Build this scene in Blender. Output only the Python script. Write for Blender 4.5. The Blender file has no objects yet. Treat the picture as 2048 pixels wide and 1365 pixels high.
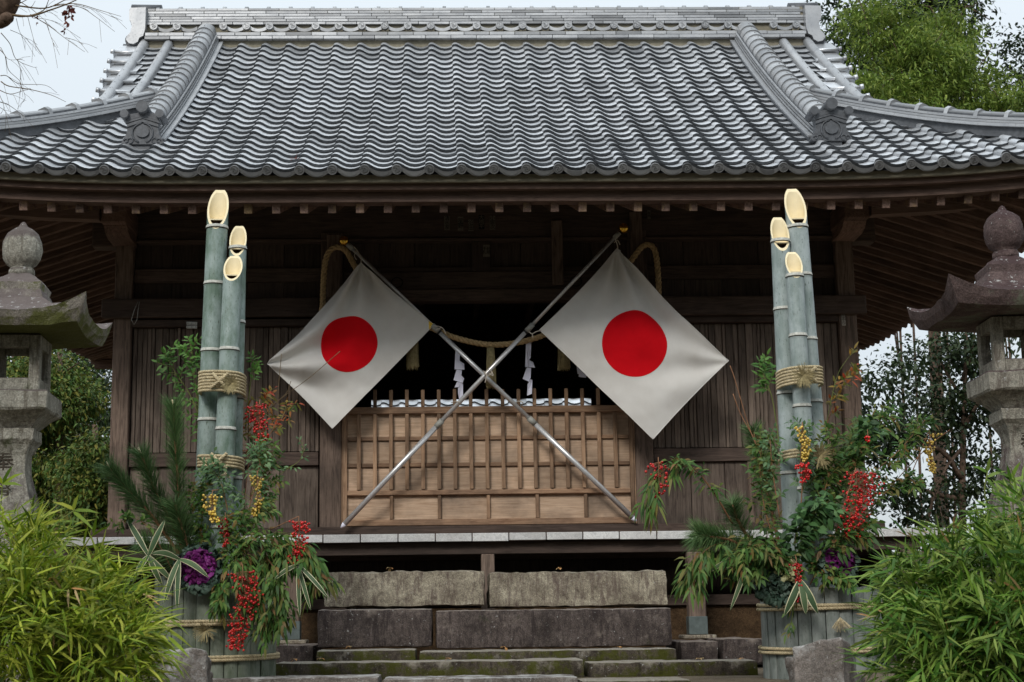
import bpy, math, random
import numpy as np
from mathutils import Vector, Matrix, noise

S = bpy.context.scene
COL = S.collection
rad = math.radians
rnd = random.Random(7)
rng = np.random.default_rng(7)

# ------------------------------------------------------------------ camera
FPX, CXP, CYP = 3043.6, 955.3, 672.5
CAM = Vector((-0.402, 0.0, 0.45))
ROT = (Matrix.Rotation(rad(-1.363), 3, 'Z') @ Matrix.Rotation(rad(90 + 10.4885), 3, 'X') @ Matrix.Rotation(rad(-0.714), 3, 'Z'))
cd = bpy.data.cameras.new('camera')
cam = bpy.data.objects.new('camera', cd)
COL.objects.link(cam)
cd.sensor_width = 36.0
cd.lens = FPX / 2048 * 36
cd.shift_x = (1024 - CXP) / 2048
cd.shift_y = (CYP - 682.5) / 2048
cd.clip_start = 0.05
cd.clip_end = 2000
cam.matrix_world = Matrix.Translation(CAM) @ ROT.to_4x4()
cd.dof.use_dof = True
cd.dof.focus_distance = 11.0
cd.dof.aperture_fstop = 9.0
S.camera = cam

# ------------------------------------------------------------------ sky, sun, exposure
W = bpy.data.worlds.new('World')
S.world = W
W.use_nodes = True
nt = W.node_tree
nt.nodes.clear()
sky = nt.nodes.new('ShaderNodeTexSky')
sky.sky_type = 'NISHITA'
sky.sun_disc = False
SUN_EL, SUN_AZ = 37.0, 200.0
sky.sun_elevation = rad(SUN_EL)
sky.sun_rotation = rad(SUN_AZ)
sky.air_density = 1.0
sky.dust_density = 2.0
sky.ozone_density = 1.0
hs = nt.nodes.new('ShaderNodeHueSaturation')
hs.inputs['Saturation'].default_value = 0.42
bgn = nt.nodes.new('ShaderNodeBackground')
bgn.inputs['Strength'].default_value = 0.15
won = nt.nodes.new('ShaderNodeOutputWorld')
nt.links.new(sky.outputs[0], hs.inputs['Color'])
# thin even cloud over the blue sky
cl = nt.nodes.new('ShaderNodeMix'); cl.data_type = 'RGBA'; cl.inputs[0].default_value = 0.78
cl.inputs[7].default_value = (4.35, 4.95, 5.45, 1)
nt.links.new(hs.outputs[0], cl.inputs[6])
# overcast sky law: the cloud sheet is brighter overhead than at the horizon
tcw = nt.nodes.new('ShaderNodeTexCoord'); sxw = nt.nodes.new('ShaderNodeSeparateXYZ')
mz = nt.nodes.new('ShaderNodeMapRange'); mz.inputs[1].default_value = 0; mz.inputs[2].default_value = 1; mz.inputs[3].default_value = .66; mz.inputs[4].default_value = 1.75
vm = nt.nodes.new('ShaderNodeVectorMath'); vm.operation = 'SCALE'; vm.inputs[0].default_value = (4.85, 5.35, 5.7)
nt.links.new(tcw.outputs['Generated'], sxw.inputs[0]); nt.links.new(sxw.outputs['Z'], mz.inputs[0]); nt.links.new(mz.outputs[0], vm.inputs['Scale']); nt.links.new(vm.outputs[0], cl.inputs[7])
nt.links.new(cl.outputs[2], bgn.inputs['Color'])
nt.links.new(bgn.outputs[0], won.inputs['Surface'])
sl = bpy.data.lights.new('sun', 'SUN')
sl.energy = 1.5
sl.angle = rad(14)
sl.color = (1.0, 0.96, 0.9)
so = bpy.data.objects.new('sun', sl)
COL.objects.link(so)
_a = rad(SUN_AZ)
sdir = Vector((math.sin(_a) * math.cos(rad(SUN_EL)), math.cos(_a) * math.cos(rad(SUN_EL)), math.sin(rad(SUN_EL))))
so.rotation_euler = sdir.to_track_quat('Z', 'Y').to_euler()
S.view_settings.view_transform = 'Standard'
S.view_settings.look = 'None'
S.view_settings.gamma = 1.0
S.view_settings.use_curve_mapping = False
S.view_settings.exposure = 0.22
S.render.engine = 'CYCLES'
S.cycles.max_bounces = 6
S.cycles.diffuse_bounces = 3
S.cycles.glossy_bounces = 2
S.cycles.transparent_max_bounces = 4
S.cycles.use_denoising = True


def at(u, v, Y):
    """world point on the plane Y = const seen at photo position (u, v) from the surveyed camera station"""
    d = ROT @ Vector(((u - CXP) / FPX, -(v - CYP) / FPX, -1.0))
    return CAM + d * ((Y - CAM.y) / d.y)

# ------------------------------------------------------------------ object helpers
def link(name, me, parent=None, label=None, cat=None, group=None, kind=None):
    o = bpy.data.objects.new(name, me)
    COL.objects.link(o)
    if parent is not None:
        o.parent = parent
    tag(o, label, cat, group, kind)
    return o

def tag(o, label=None, cat=None, group=None, kind=None):
    if label: o['label'] = label
    if cat: o['category'] = cat
    if group: o['group'] = group
    if kind: o['kind'] = kind
    return o

def thing(name, label, cat, group=None, loc=(0, 0, 0)):
    o = link(name, None, None, label, cat, group)
    o.location = loc
    o.empty_display_size = 0.1
    return o

def rebase(root, loc):
    """move an Empty to the thing's base while its children stay where they are"""
    root.location = loc
    for c in root.children:
        c.location = c.location - Vector(loc)

class MB:
    """collects simple solids and builds ONE mesh"""
    def __init__(s):
        s.v = []; s.f = []; s.sm = []
    def add(s, vs, fs, smooth=False):
        o = len(s.v)
        s.v += [tuple(p) for p in vs]
        s.f += [tuple(i + o for i in f) for f in fs]
        s.sm += [smooth] * len(fs)
        return s
    def box(s, c, d, R=None):
        hx, hy, hz = d[0] / 2, d[1] / 2, d[2] / 2
        vs = [Vector((x, y, z)) for x in (-hx, hx) for y in (-hy, hy) for z in (-hz, hz)]
        if R is not None: vs = [R @ p for p in vs]
        c = Vector(c)
        return s.add([p + c for p in vs], [(0, 1, 3, 2), (4, 6, 7, 5), (0, 4, 5, 1), (2, 3, 7, 6), (0, 2, 6, 4), (1, 5, 7, 3)])
    def bx(s, x0, x1, y0, y1, z0, z1, b=0.0):
        if b <= 0:
            return s.box(((x0 + x1) / 2, (y0 + y1) / 2, (z0 + z1) / 2), (x1 - x0, y1 - y0, z1 - z0))
        # bevelled box: 24 verts
        vs = []; idx = {}
        for ix, x in enumerate((x0, x1)):
            for iy, y in enumerate((y0, y1)):
                for iz, z in enumerate((z0, z1)):
                    sx, sy, sz = (b if ix == 0 else -b), (b if iy == 0 else -b), (b if iz == 0 else -b)
                    for a, p in enumerate(((x, y + sy, z + sz), (x + sx, y, z + sz), (x + sx, y + sy, z))):
                        idx[(ix, iy, iz, a)] = len(vs); vs.append(p)
        I = lambda *k: idx[k]
        fs = []
        for i in (0, 1):
            q = [I(i, 0, 0, 0), I(i, 1, 0, 0), I(i, 1, 1, 0), I(i, 0, 1, 0)]; fs.append(q if i else q[::-1])
            q = [I(0, i, 0, 1), I(1, i, 0, 1), I(1, i, 1, 1), I(0, i, 1, 1)]; fs.append(q[::-1] if i else q)
            q = [I(0, 0, i, 2), I(1, 0, i, 2), I(1, 1, i, 2), I(0, 1, i, 2)]; fs.append(q if i else q[::-1])
        for i in (0, 1):
            for j in (0, 1):
                fs.append([I(0, i, j, 1), I(1, i, j, 1), I(1, i, j, 2), I(0, i, j, 2)])
                fs.append([I(i, 0, j, 0), I(i, 1, j, 0), I(i, 1, j, 2), I(i, 0, j, 2)])
                fs.append([I(i, j, 0, 0), I(i, j, 1, 0), I(i, j, 1, 1), I(i, j, 0, 1)])
                for k in (0, 1):
                    fs.append([I(i, j, k, 0), I(i, j, k, 1), I(i, j, k, 2)])
        return s.add(vs, fs)
    def tube(s, pts, r, n=8, caps=True, smooth=True):
        pts = [Vector(p) for p in pts]
        rs = r if hasattr(r, '__len__') else [r] * len(pts)
        vs = []; fs = []
        t0 = (pts[1] - pts[0]).normalized()
        nrm = t0.orthogonal().normalized()
        for i, p in enumerate(pts):
            t = (pts[min(i + 1, len(pts) - 1)] - pts[max(i - 1, 0)]).normalized()
            nrm = (nrm - t * nrm.dot(t)).normalized()
            b = t.cross(nrm)
            for k in range(n):
                a = 2 * math.pi * k / n
                vs.append(p + (nrm * math.cos(a) + b * math.sin(a)) * rs[i])
        for i in range(len(pts) - 1):
            for k in range(n):
                k2 = (k + 1) % n
                fs.append((i * n + k, i * n + k2, (i + 1) * n + k2, (i + 1) * n + k))
        s.add(vs, fs, smooth)
        if caps:
            o = len(s.v) - len(vs)
            s.f.append(tuple(o + k for k in range(n))[::-1]); s.sm.append(False)
            s.f.append(tuple(o + (len(pts) - 1) * n + k for k in range(n))); s.sm.append(False)
        return s
    def lathe(s, prof, c=(0, 0, 0), n=16, smooth=True, axis='Z', R=None, capends=True):
        """prof = [(r, h)]"""
        vs = []; fs = []
        c = Vector(c)
        for r, h in prof:
            for k in range(n):
                a = 2 * math.pi * (k + .5) / n
                p = Vector((r * math.cos(a), r * math.sin(a), h))
                if axis == 'Y': p = Vector((p.x, p.z, p.y))
                if axis == 'X': p = Vector((p.z, p.x, p.y))
                if R is not None: p = R @ p
                vs.append(c + p)
        m = len(prof)
        for i in range(m - 1):
            for k in range(n):
                k2 = (k + 1) % n
                fs.append((i * n + k, i * n + k2, (i + 1) * n + k2, (i + 1) * n + k))
        s.add(vs, fs, smooth)
        if capends:
            o = len(s.v) - len(vs)
            s.f.append(tuple(o + k for k in range(n))[::-1]); s.sm.append(False)
            s.f.append(tuple(o + (m - 1) * n + k for k in range(n))); s.sm.append(False)
        return s
    def prism(s, poly, d, frame=None):
        """poly (x,z) outline extruded from y=0 to y=d; frame maps local -> world"""
        n = len(poly)
        vs = [Vector((x, 0, z)) for x, z in poly] + [Vector((x, d, z)) for x, z in poly]
        if frame is not None: vs = [frame @ p for p in vs]
        fs = [tuple(range(n)), tuple(range(n, 2 * n))[::-1]] + [(i, i + n, (i + 1) % n + n, (i + 1) % n) for i in range(n)]
        return s.add(vs, fs)
    def sweep(s, secs, closed=True, caps=True, smooth=False):
        """secs: list of equal-length point rings"""
        n = len(secs[0]); vs = [p for q in secs for p in q]; fs = []
        for i in range(len(secs) - 1):
            for k in range(n if closed else n - 1):
                k2 = (k + 1) % n
                fs.append((i * n + k, i * n + k2, (i + 1) * n + k2, (i + 1) * n + k))
        if caps and closed:
            fs += [tuple(range(n))[::-1], tuple((len(secs) - 1) * n + k for k in range(n))]
        return s.add(vs, fs, smooth)
    def mesh(s, mat, name='m'):
        me = bpy.data.meshes.new(name)
        me.from_pydata(s.v, [], s.f)
        if any(s.sm):
            me.polygons.foreach_set('use_smooth', s.sm)
        if mat is not None: me.materials.append(mat)
        me.update()
        return me
    def build(s, name, mat, parent=None, **k):
        return link(name, s.mesh(mat, name), parent, **k)

def np_mesh(name, V, pattern, sizes, count, stride, mat, smooth=False):
    """count copies of one face pattern over V (count*stride, 3)"""
    me = bpy.data.meshes.new(name)
    pat = np.asarray(pattern, dtype=np.int64)
    L = (pat[None, :] + (np.arange(count) * stride)[:, None]).ravel()
    sz = np.tile(np.asarray(sizes), count)
    me.vertices.add(len(V)); me.vertices.foreach_set('co', np.ascontiguousarray(V, dtype=np.float32).ravel())
    me.loops.add(len(L)); me.loops.foreach_set('vertex_index', L.astype(np.int32))
    me.polygons.add(len(sz)); me.polygons.foreach_set('loop_start', (np.cumsum(sz) - sz).astype(np.int32))
    me.polygons.foreach_set('loop_total', sz.astype(np.int32))
    if smooth: me.polygons.foreach_set('use_smooth', np.ones(len(sz), dtype=bool))
    me.update(calc_edges=True)
    me.materials.append(mat)
    return me

def unit(a):
    return a / np.maximum(np.linalg.norm(a, axis=-1, keepdims=True), 1e-9)

def leaves(P, D, U, L, Wd, droop=0.3, fold=0.15, shape=(.3, .5, .72, .36)):
    """two-section leaf blades: P base, D direction, U rough up normal; 6 verts each"""
    P = np.asarray(P, float); D = unit(np.asarray(D, float)); n = len(P)
    L = np.broadcast_to(L, (n,))[:, None]; Wd = np.broadcast_to(Wd, (n,))[:, None]
    Sd = unit(np.cross(D, np.asarray(U, float) + rng.normal(0, 1e-3, (n, 3))))
    N = np.cross(Sd, D)
    dz = np.array([0, 0, -1.0])
    a1, w1, a2, w2 = shape
    def pt(t): return P + D * L * t + dz * L * droop * t * t
    V = np.empty((n, 6, 3))
    V[:, 0] = P
    c1 = pt(a1); c2 = pt(a2)
    V[:, 1] = c1 + Sd * Wd * w1 + N * Wd * fold; V[:, 2] = c1 - Sd * Wd * w1 + N * Wd * fold
    V[:, 3] = c2 + Sd * Wd * w2 + N * Wd * fold; V[:, 4] = c2 - Sd * Wd * w2 + N * Wd * fold
    V[:, 5] = pt(1.0)
    return V.reshape(-1, 3)
LEAF_PAT = ([0, 2, 1, 1, 2, 4, 3, 3, 4, 5], [3, 4, 3], 6)

def leaf_mesh(name, V, mat):
    return np_mesh(name, V, LEAF_PAT[0], LEAF_PAT[1], len(V) // 6, 6, mat)

def rand_dirs(n, up=0.0, k=1.0):
    d = rng.normal(0, 1, (n, 3)); d[:, 2] = d[:, 2] * k + up
    return unit(d)

# ------------------------------------------------------------------ materials
def base_mat(name, rough=0.7, spec=0.3, metal=0.0):
    m = bpy.data.materials.new(name); m.use_nodes = True
    t = m.node_tree; t.nodes.clear()
    out = t.nodes.new('ShaderNodeOutputMaterial'); b = t.nodes.new('ShaderNodeBsdfPrincipled')
    b.inputs['Roughness'].default_value = rough
    b.inputs['Specular IOR Level'].default_value = spec
    b.inputs['Metallic'].default_value = metal
    t.links.new(b.outputs[0], out.inputs[0])
    return m, t, b

def coords(t, scale=(1, 1, 1), shuffle=True):
    tc = t.nodes.new('ShaderNodeTexCoord')
    mp = t.nodes.new('ShaderNodeMapping')
    src = tc.outputs['Object']
    if shuffle:
        oi = t.nodes.new('ShaderNodeObjectInfo')
        ma = t.nodes.new('ShaderNodeVectorMath'); ma.operation = 'MULTIPLY_ADD'
        t.links.new(oi.outputs['Random'], ma.inputs[0]); ma.inputs[1].default_value = (13.1, 7.7, 19.3)
        t.links.new(src, ma.inputs[2]); src = ma.outputs[0]
    t.links.new(src, mp.inputs[0]); mp.inputs['Scale'].default_value = scale
    return mp.outputs[0]

def noise_node(t, vec, scale, detail=4, rough=.6, dist=0.0):
    n = t.nodes.new('ShaderNodeTexNoise')
    n.inputs['Scale'].default_value = scale; n.inputs['Detail'].default_value = detail
    n.inputs['Roughness'].default_value = rough; n.inputs['Distortion'].default_value = dist
    if vec is not None: t.links.new(vec, n.inputs['Vector'])
    return n.outputs['Fac']

def ramp(t, fac, stops):
    r = t.nodes.new('ShaderNodeValToRGB')
    e = r.color_ramp.elements
    while len(e) < len(stops): e.new(.5)
    for i, (p, c) in enumerate(stops):
        e[i].position = p; e[i].color = (c[0], c[1], c[2], 1) if hasattr(c, '__len__') else (c, c, c, 1)
    t.links.new(fac, r.inputs[0])
    return r.outputs[0]

def mixc(t, fac, a, b, mode='MIX'):
    m = t.nodes.new('ShaderNodeMix'); m.data_type = 'RGBA'; m.blend_type = mode
    for sock, val in ((m.inputs[0], fac), (m.inputs[6], a), (m.inputs[7], b)):
        if isinstance(val, bpy.types.NodeSocket): t.links.new(val, sock)
        elif hasattr(val, '__len__'): sock.default_value = (*val[:3], 1)
        else: sock.default_value = val
    return m.outputs[2]

def math_n(t, op, a, b=0.0):
    m = t.nodes.new('ShaderNodeMath'); m.operation = op
    for s_, v_ in ((m.inputs[0], a), (m.inputs[1], b)):
        if isinstance(v_, bpy.types.NodeSocket): t.links.new(v_, s_)
        else: s_.default_value = v_
    return m.outputs[0]

def bump(t, b, h, strength=.3, dist=.01):
    n = t.nodes.new('ShaderNodeBump'); n.inputs['Strength'].default_value = strength; n.inputs['Distance'].default_value = dist
    t.links.new(h, n.inputs['Height']); t.links.new(n.outputs[0], b.inputs['Normal'])

def isl(t):
    g = t.nodes.new('ShaderNodeNewGeometry'); o = t.nodes.new('ShaderNodeObjectInfo')
    return math_n(t, 'FRACT', math_n(t, 'ADD', g.outputs['Random Per Island'], o.outputs['Random']))

def wood(name, dark, light, axis='X', stain=(.03, .024, .02), stain_amt=.5, rough=.8, var=.35, weather=None):
    m, t, b = base_mat(name, rough, .2)
    sc = {'X': (1.2, 14, 14), 'Y': (14, 1.2, 14), 'Z': (14, 14, 1.2)}[axis]
    v = coords(t, sc)
    g = noise_node(t, v, 3.2, 6, .65, .9)
    c = ramp(t, g, [(.3, dark), (.52, [(a + 2 * l) / 3 for a, l in zip(dark, light)]), (.72, light)])
    sc2 = {'X': (.5, 60, 60), 'Y': (60, .5, 60), 'Z': (60, 60, .5)}[axis]
    fine = noise_node(t, coords(t, sc2), 4, 3, .6)
    c = mixc(t, .55, c, ramp(t, fine, [(.3, .55), (.7, 1.25)]), 'MULTIPLY')
    big = noise_node(t, coords(t, (1, 1, 1)), 2.3, 5, .6)
    c = mixc(t, ramp(t, big, [(.42, 0.0), (.7, stain_amt)]), c, stain)
    c = mixc(t, 1.0, c, ramp(t, isl(t), [(0, 1 - var), (1, 1 + var * .6)]), 'MULTIPLY')
    if weather:
        w = noise_node(t, coords(t, (1, 1, 1)), 7, 6, .7)
        c = mixc(t, ramp(t, w, [(.5, 0.0), (.75, .7)]), c, weather)
    t.links.new(c, b.inputs['Base Color'])
    bump(t, b, g, .35, .006)
    return m

def plain(name, col, rough=.6, spec=.3, metal=0.0, var=.15, scale=20, bmp=.1):
    m, t, b = base_mat(name, rough, spec, metal)
    n = noise_node(t, coords(t), scale, 5, .6)
    c = mixc(t, 1.0, col, ramp(t, n, [(.3, 1 - var), (.7, 1 + var)]), 'MULTIPLY')
    t.links.new(c, b.inputs['Base Color'])
    if bmp: bump(t, b, n, bmp, .004)
    return m

def stone(name, c1, c2, lichen=None, moss=None, speck=.35, top=0.55, scale=1.0, moss_amt=.6, moss_up=None, streak=None):
    m, t, b = base_mat(name, .92, .15)
    v = coords(t, (1, 1, 1))
    n = noise_node(t, v, 3.0 * scale, 8, .7)
    c = ramp(t, n, [(.3, c1), (.7, c2)])
    f = noise_node(t, v, 110 * scale, 3, .7)
    c = mixc(t, 1.0, c, ramp(t, f, [(.32, 1 - speck), (.68, 1 + speck)]), 'MULTIPLY')
    f2 = noise_node(t, v, 22 * scale, 6, .75)
    c = mixc(t, .8, c, ramp(t, f2, [(.35, .6), (.62, 1.2)]), 'MULTIPLY')
    if streak:
        sn = noise_node(t, coords(t, (11, 11, 2.2)), 2.6, 6, .75, .6)
        c = mixc(t, ramp(t, sn, [(.47, 0.0), (.62, .85)]), c, streak)
    ge = t.nodes.new('ShaderNodeNewGeometry'); sx = t.nodes.new('ShaderNodeSeparateXYZ')
    t.links.new(ge.outputs['Normal'], sx.inputs[0])
    if lichen:
        l = noise_node(t, v, 5 * scale, 7, .7)
        up = math_n(t, 'ADD', math_n(t, 'MULTIPLY', sx.outputs['Z'], top), l)
        c = mixc(t, ramp(t, up, [(.56, 0.0), (.72, .9)]), c, lichen)
        w = noise_node(t, v, 34 * scale, 4, .7)
        c = mixc(t, ramp(t, math_n(t, 'ADD', w, math_n(t, 'MULTIPLY', sx.outputs['Z'], .05)), [(.64, 0.0), (.7, .75)]), c, (.5, .5, .48))
    if moss:
        q = noise_node(t, v, 6 * scale, 6, .75)
        fac = math_n(t, 'ADD', q, math_n(t, 'MULTIPLY', sx.outputs['Z'], moss_up if moss_up is not None else 0.0))
        c = mixc(t, ramp(t, fac, [(1 - moss_amt, 0.0), (1.12 - moss_amt, .85)]), c, moss)
    t.links.new(c, b.inputs['Base Color'])
    h = math_n(t, 'ADD', f2, math_n(t, 'MULTIPLY', f, .35))
    bump(t, b, h, .85, .016)
    return m

def leafmat(name, cols, rough=.45, trans=.25, spec=.3):
    if 'berry' not in name: rough = max(rough, .5); spec = min(spec, .22)
    m = bpy.data.materials.new(name); m.use_nodes = True
    t = m.node_tree; t.nodes.clear()
    out = t.nodes.new('ShaderNodeOutputMaterial'); b = t.nodes.new('ShaderNodeBsdfPrincipled')
    b.inputs['Roughness'].default_value = rough; b.inputs['Specular IOR Level'].default_value = spec
    stops = [(i / (len(cols) - 1), c) for i, c in enumerate(cols)]
    c = ramp(t, isl(t), stops)
    n = noise_node(t, coords(t, (1, 1, 1)), 2.5, 3, .6)
    c = mixc(t, 1.0, c, ramp(t, n, [(.3, .65), (.7, 1.3)]), 'MULTIPLY')
    t.links.new(c, b.inputs['Base Color'])
    tr = t.nodes.new('ShaderNodeBsdfTranslucent'); t.links.new(c, tr.inputs[0])
    ms = t.nodes.new('ShaderNodeMixShader'); ms.inputs[0].default_value = trans
    t.links.new(b.outputs[0], ms.inputs[1]); t.links.new(tr.outputs[0], ms.inputs[2])
    t.links.new(ms.outputs[0], out.inputs[0])
    return m

M = {}
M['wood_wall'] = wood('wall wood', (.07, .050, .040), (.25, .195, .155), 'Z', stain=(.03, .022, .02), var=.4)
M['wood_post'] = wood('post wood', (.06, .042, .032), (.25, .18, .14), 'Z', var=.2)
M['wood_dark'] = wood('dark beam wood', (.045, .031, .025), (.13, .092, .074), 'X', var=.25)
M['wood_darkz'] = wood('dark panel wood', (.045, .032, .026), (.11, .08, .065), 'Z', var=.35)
M['wood_darky'] = wood('rafter wood', (.10, .062, .046), (.27, .17, .13), 'Y', var=.35)
M['rafter_end'] = wood('rafter end grain', (.10, .06, .048), (.30, .20, .16), 'Y', var=.5, stain_amt=.5, weather=(.38, .27, .12))
M['fascia'] = wood('fascia wood', (.10, .062, .048), (.21, .14, .11), 'X', var=.2, stain_amt=.35)
M['door_board'] = wood('pale door board', (.40, .265, .17), (.64, .465, .33), 'X', stain=(.12, .095, .075), stain_amt=.75, var=.28)
M['door_slat'] = wood('brown door slat', (.20, .115, .065), (.46, .30, .19), 'Z', stain=(.06, .04, .03), stain_amt=.7, var=.3)
M['door_rail'] = wood('brown door rail', (.18, .10, .06), (.42, .27, .17), 'X', stain=(.06, .04, .03), stain_amt=.7, var=.25)
M['plank_end'] = wood('painted plank end', (.48, .48, .48), (.75, .74, .72), 'Y', stain=(.3, .28, .26), stain_amt=.5, var=.15)
M['plaster'] = plain('eave board', (.22, .20, .15), .8, .2)

def tile_material(name, metal, k, dirt):
    m, t, b = base_mat(name, .33, .5, metal)
    v = coords(t, (1, 1, 1))
    n = noise_node(t, v, 5, 6, .65)
    c = ramp(t, n, [(.3, (.55 * k, .57 * k, .60 * k)), (.55, (.73 * k, .745 * k, .765 * k)), (.75, (.83 * k, .84 * k, .85 * k))])
    c = mixc(t, 1.0, c, ramp(t, isl(t), [(0, .5), (.2, .78), (.6, .98), (1, 1.12)]), 'MULTIPLY')
    d = noise_node(t, v, 42, 5, .75)
    c = mixc(t, ramp(t, d, [(.56, 0.0), (.74, dirt)]), c, (.13, .135, .14))
    t.links.new(c, b.inputs['Base Color'])
    t.links.new(ramp(t, d, [(.3, .28), (.7, .5)]), b.inputs['Roughness'])
    bump(t, b, d, .12, .004)
    return m
M['tile'] = tile_material('smoked silver roof tile', .60, .92, .5)
M['tile_ridge'] = tile_material('darker ridge tile', .42, .52, .8)  # ridge parts get a darker tone than the field tiles
M['tile_end'] = tile_material('shaded eave end tile', .25, .30, .8)  # discs and hanging plates: shade of upright faces painted into a darker tile
M['tile_edge'] = plain('shaded grimy tile edge', (.055, .06, .066), .7, .3, .1, .35, 40, .2)  # front edges: their shade painted in as a dark tone, with some grime
M['tile_dark'] = plain('dark fired tile', (.075, .08, .088), .5, .4, .15, .3, 30, .25)
M['granite'] = stone('mossy granite', (.25, .235, .195), (.40, .385, .33), lichen=(.105, .085, .08), streak=(.13, .115, .09), moss=(.055, .065, .02), top=.5, moss_amt=.40, moss_up=-.03)
M['granite2'] = stone('lichened granite', (.23, .215, .175), (.40, .375, .32), lichen=(.075, .045, .05), streak=(.12, .10, .082), moss=(.10, .11, .085), top=.5, moss_amt=.42, moss_up=-.06)
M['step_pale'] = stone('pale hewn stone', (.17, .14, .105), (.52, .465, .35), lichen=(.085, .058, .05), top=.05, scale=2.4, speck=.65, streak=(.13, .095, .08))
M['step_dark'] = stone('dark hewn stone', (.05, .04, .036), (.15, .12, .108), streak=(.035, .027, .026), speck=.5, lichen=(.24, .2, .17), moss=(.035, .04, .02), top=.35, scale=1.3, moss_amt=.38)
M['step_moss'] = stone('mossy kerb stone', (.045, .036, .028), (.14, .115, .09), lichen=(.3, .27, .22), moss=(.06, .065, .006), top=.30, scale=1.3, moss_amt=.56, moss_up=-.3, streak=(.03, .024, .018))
M['rock'] = stone('grey boulder', (.09, .078, .068), (.26, .225, .20), lichen=(.45, .44, .42), moss=(.07, .07, .04), top=.12, moss_amt=.36, scale=1.2)
M['earth'] = stone('brown earth wall', (.04, .024, .013), (.13, .08, .042), scale=2.0, speck=.5)
M['ground'] = stone('trodden gravel', (.10, .08, .055), (.22, .18, .13), scale=2.2, speck=.6)
M['purple_stone'] = stone('purple lichened granite', (.075, .052, .05), (.165, .12, .112), lichen=(.06, .038, .038), moss=(.16, .18, .13), top=.3, moss_amt=.40, moss_up=-.1)
M['mossy_cap'] = stone('granite cap with moss', (.16, .14, .12), (.31, .285, .245), lichen=(.14, .115, .11), moss=(.085, .095, .012), top=.6, moss_amt=.50, moss_up=-.22)
M['soil'] = stone('leaf mould soil', (.04, .035, .022), (.10, .085, .05), scale=1.2, speck=.4)
M['red'] = plain('red dye cotton', (.62, .004, .010), .9, .1, 0, .06, 8, .05)
M['steel'] = plain('brushed steel', (.66, .66, .66), .34, .5, .55, .12, 60, .05)
M['collar'] = plain('grey plastic', (.30, .30, .27), .5, .4, 0, .1)
M['black'] = plain('black plastic', (.02, .02, .02), .4, .4)
M['gold'] = plain('gold ball', (.85, .52, .08), .18, .5, 1.0, .1)
M['rope'] = plain('straw rope', (.50, .36, .19), .85, .2, 0, .35, 60, .4)
M['rope2'] = plain('pale straw rope', (.47, .39, .245), .9, .1, 0, .4, 70, .5)
M['straw'] = plain('straw', (.30, .25, .13), .8, .2, 0, .35, 40, .3)
M['cord'] = plain('cotton cord', (.52, .47, .40), .9, .1)
M['paper'] = plain('white paper', (.74, .74, .86), .8, .2, 0, .04)
M['cutface'] = plain('fresh cut bamboo', (.83, .71, .46), .55, .3, 0, .07, 14, .05)
M['cutdark'] = plain('shaded bamboo hollow', (.12, .06, .03), .8, .2, 0, .2)  # inner wall below the septum, its shade painted in as dark colour
M['copper'] = plain('copper sleeve', (.115, .14, .135), .5, .4, .3, .25)
M['zinc'] = plain('zinc plate', (.5, .5, .47), .5, .4, .5, .2)
M['bark'] = plain('bark', (.11, .075, .055), .9, .1, 0, .5, 30, .6)
M['twig'] = plain('twig', (.13, .09, .05), .8, .2, 0, .3)
M['twig_red'] = plain('reddish stem', (.26, .13, .07), .7, .2, 0, .3)
M['twig_green'] = plain('green stem', (.16, .19, .05), .7, .2, 0, .3)
M['slip'] = plain('faded paper slip', (.17, .15, .12), .9, .1, 0, .2)
M['slip_pale'] = plain('pale paper slip', (.5, .46, .40), .9, .1, 0, .2)
M['ink'] = plain('black ink', (.015, .015, .015), .8, .1)
M['carve'] = plain('painted carving shade', (.055, .045, .035), .95, .05)  # raised dark strokes; the shade inside the carving is in their colour

def cloth_mat():
    m, t, b = base_mat('white cotton', .9, .1)
    v = coords(t, (1, 1, 1), False)
    n = noise_node(t, v, 3, 5, .6)
    c = ramp(t, n, [(.3, (.60, .58, .545)), (.7, (.70, .685, .655))])
    t.links.new(c, b.inputs['Base Color'])
    f = noise_node(t, coords(t, (1, 1, 1), False), 3.0, 2, .5, .3)
    bump(t, b, f, .12, .03)
    return m
M['cloth'] = cloth_mat()

def bamboo_mat(name, c1, c2, bloom):
    m, t, b = base_mat(name, .5, .35)
    n = noise_node(t, coords(t, (16, 16, 1.2)), 3, 5, .6)
    c = ramp(t, n, [(.3, c1), (.7, c2)])
    q = noise_node(t, coords(t, (1, 1, .5)), 9, 6, .7)
    c = mixc(t, ramp(t, q, [(.40, 0.0), (.62, .85)]), c, bloom)
    s_ = noise_node(t, coords(t, (30, 30, 6)), 4, 3, .7)
    c = mixc(t, ramp(t, s_, [(.62, 0.0), (.68, .75)]), c, (.045, .055, .03))
    t.links.new(c, b.inputs['Base Color'])
    bump(t, b, n, .12, .003)
    return m
M['bamboo'] = bamboo_mat('green bamboo', (.095, .15, .11), (.17, .235, .19), (.33, .40, .385))
M['bamboo2'] = bamboo_mat('blue-green bamboo', (.19, .24, .225), (.28, .335, .32), (.40, .455, .455))
M['node'] = plain('bamboo node ring', (.50, .50, .45), .8, .2, 0, .3, 60)
M['node_dark'] = plain('bamboo node scar', (.05, .045, .035), .8, .2, 0, .3, 60)
M['barrel'] = bamboo_mat('dark bamboo slat', (.06, .08, .05), (.12, .145, .095), (.2, .22, .18))
M['barrel2'] = bamboo_mat('grey bamboo slat', (.10, .12, .105), (.18, .20, .185), (.27, .29, .27))

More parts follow.
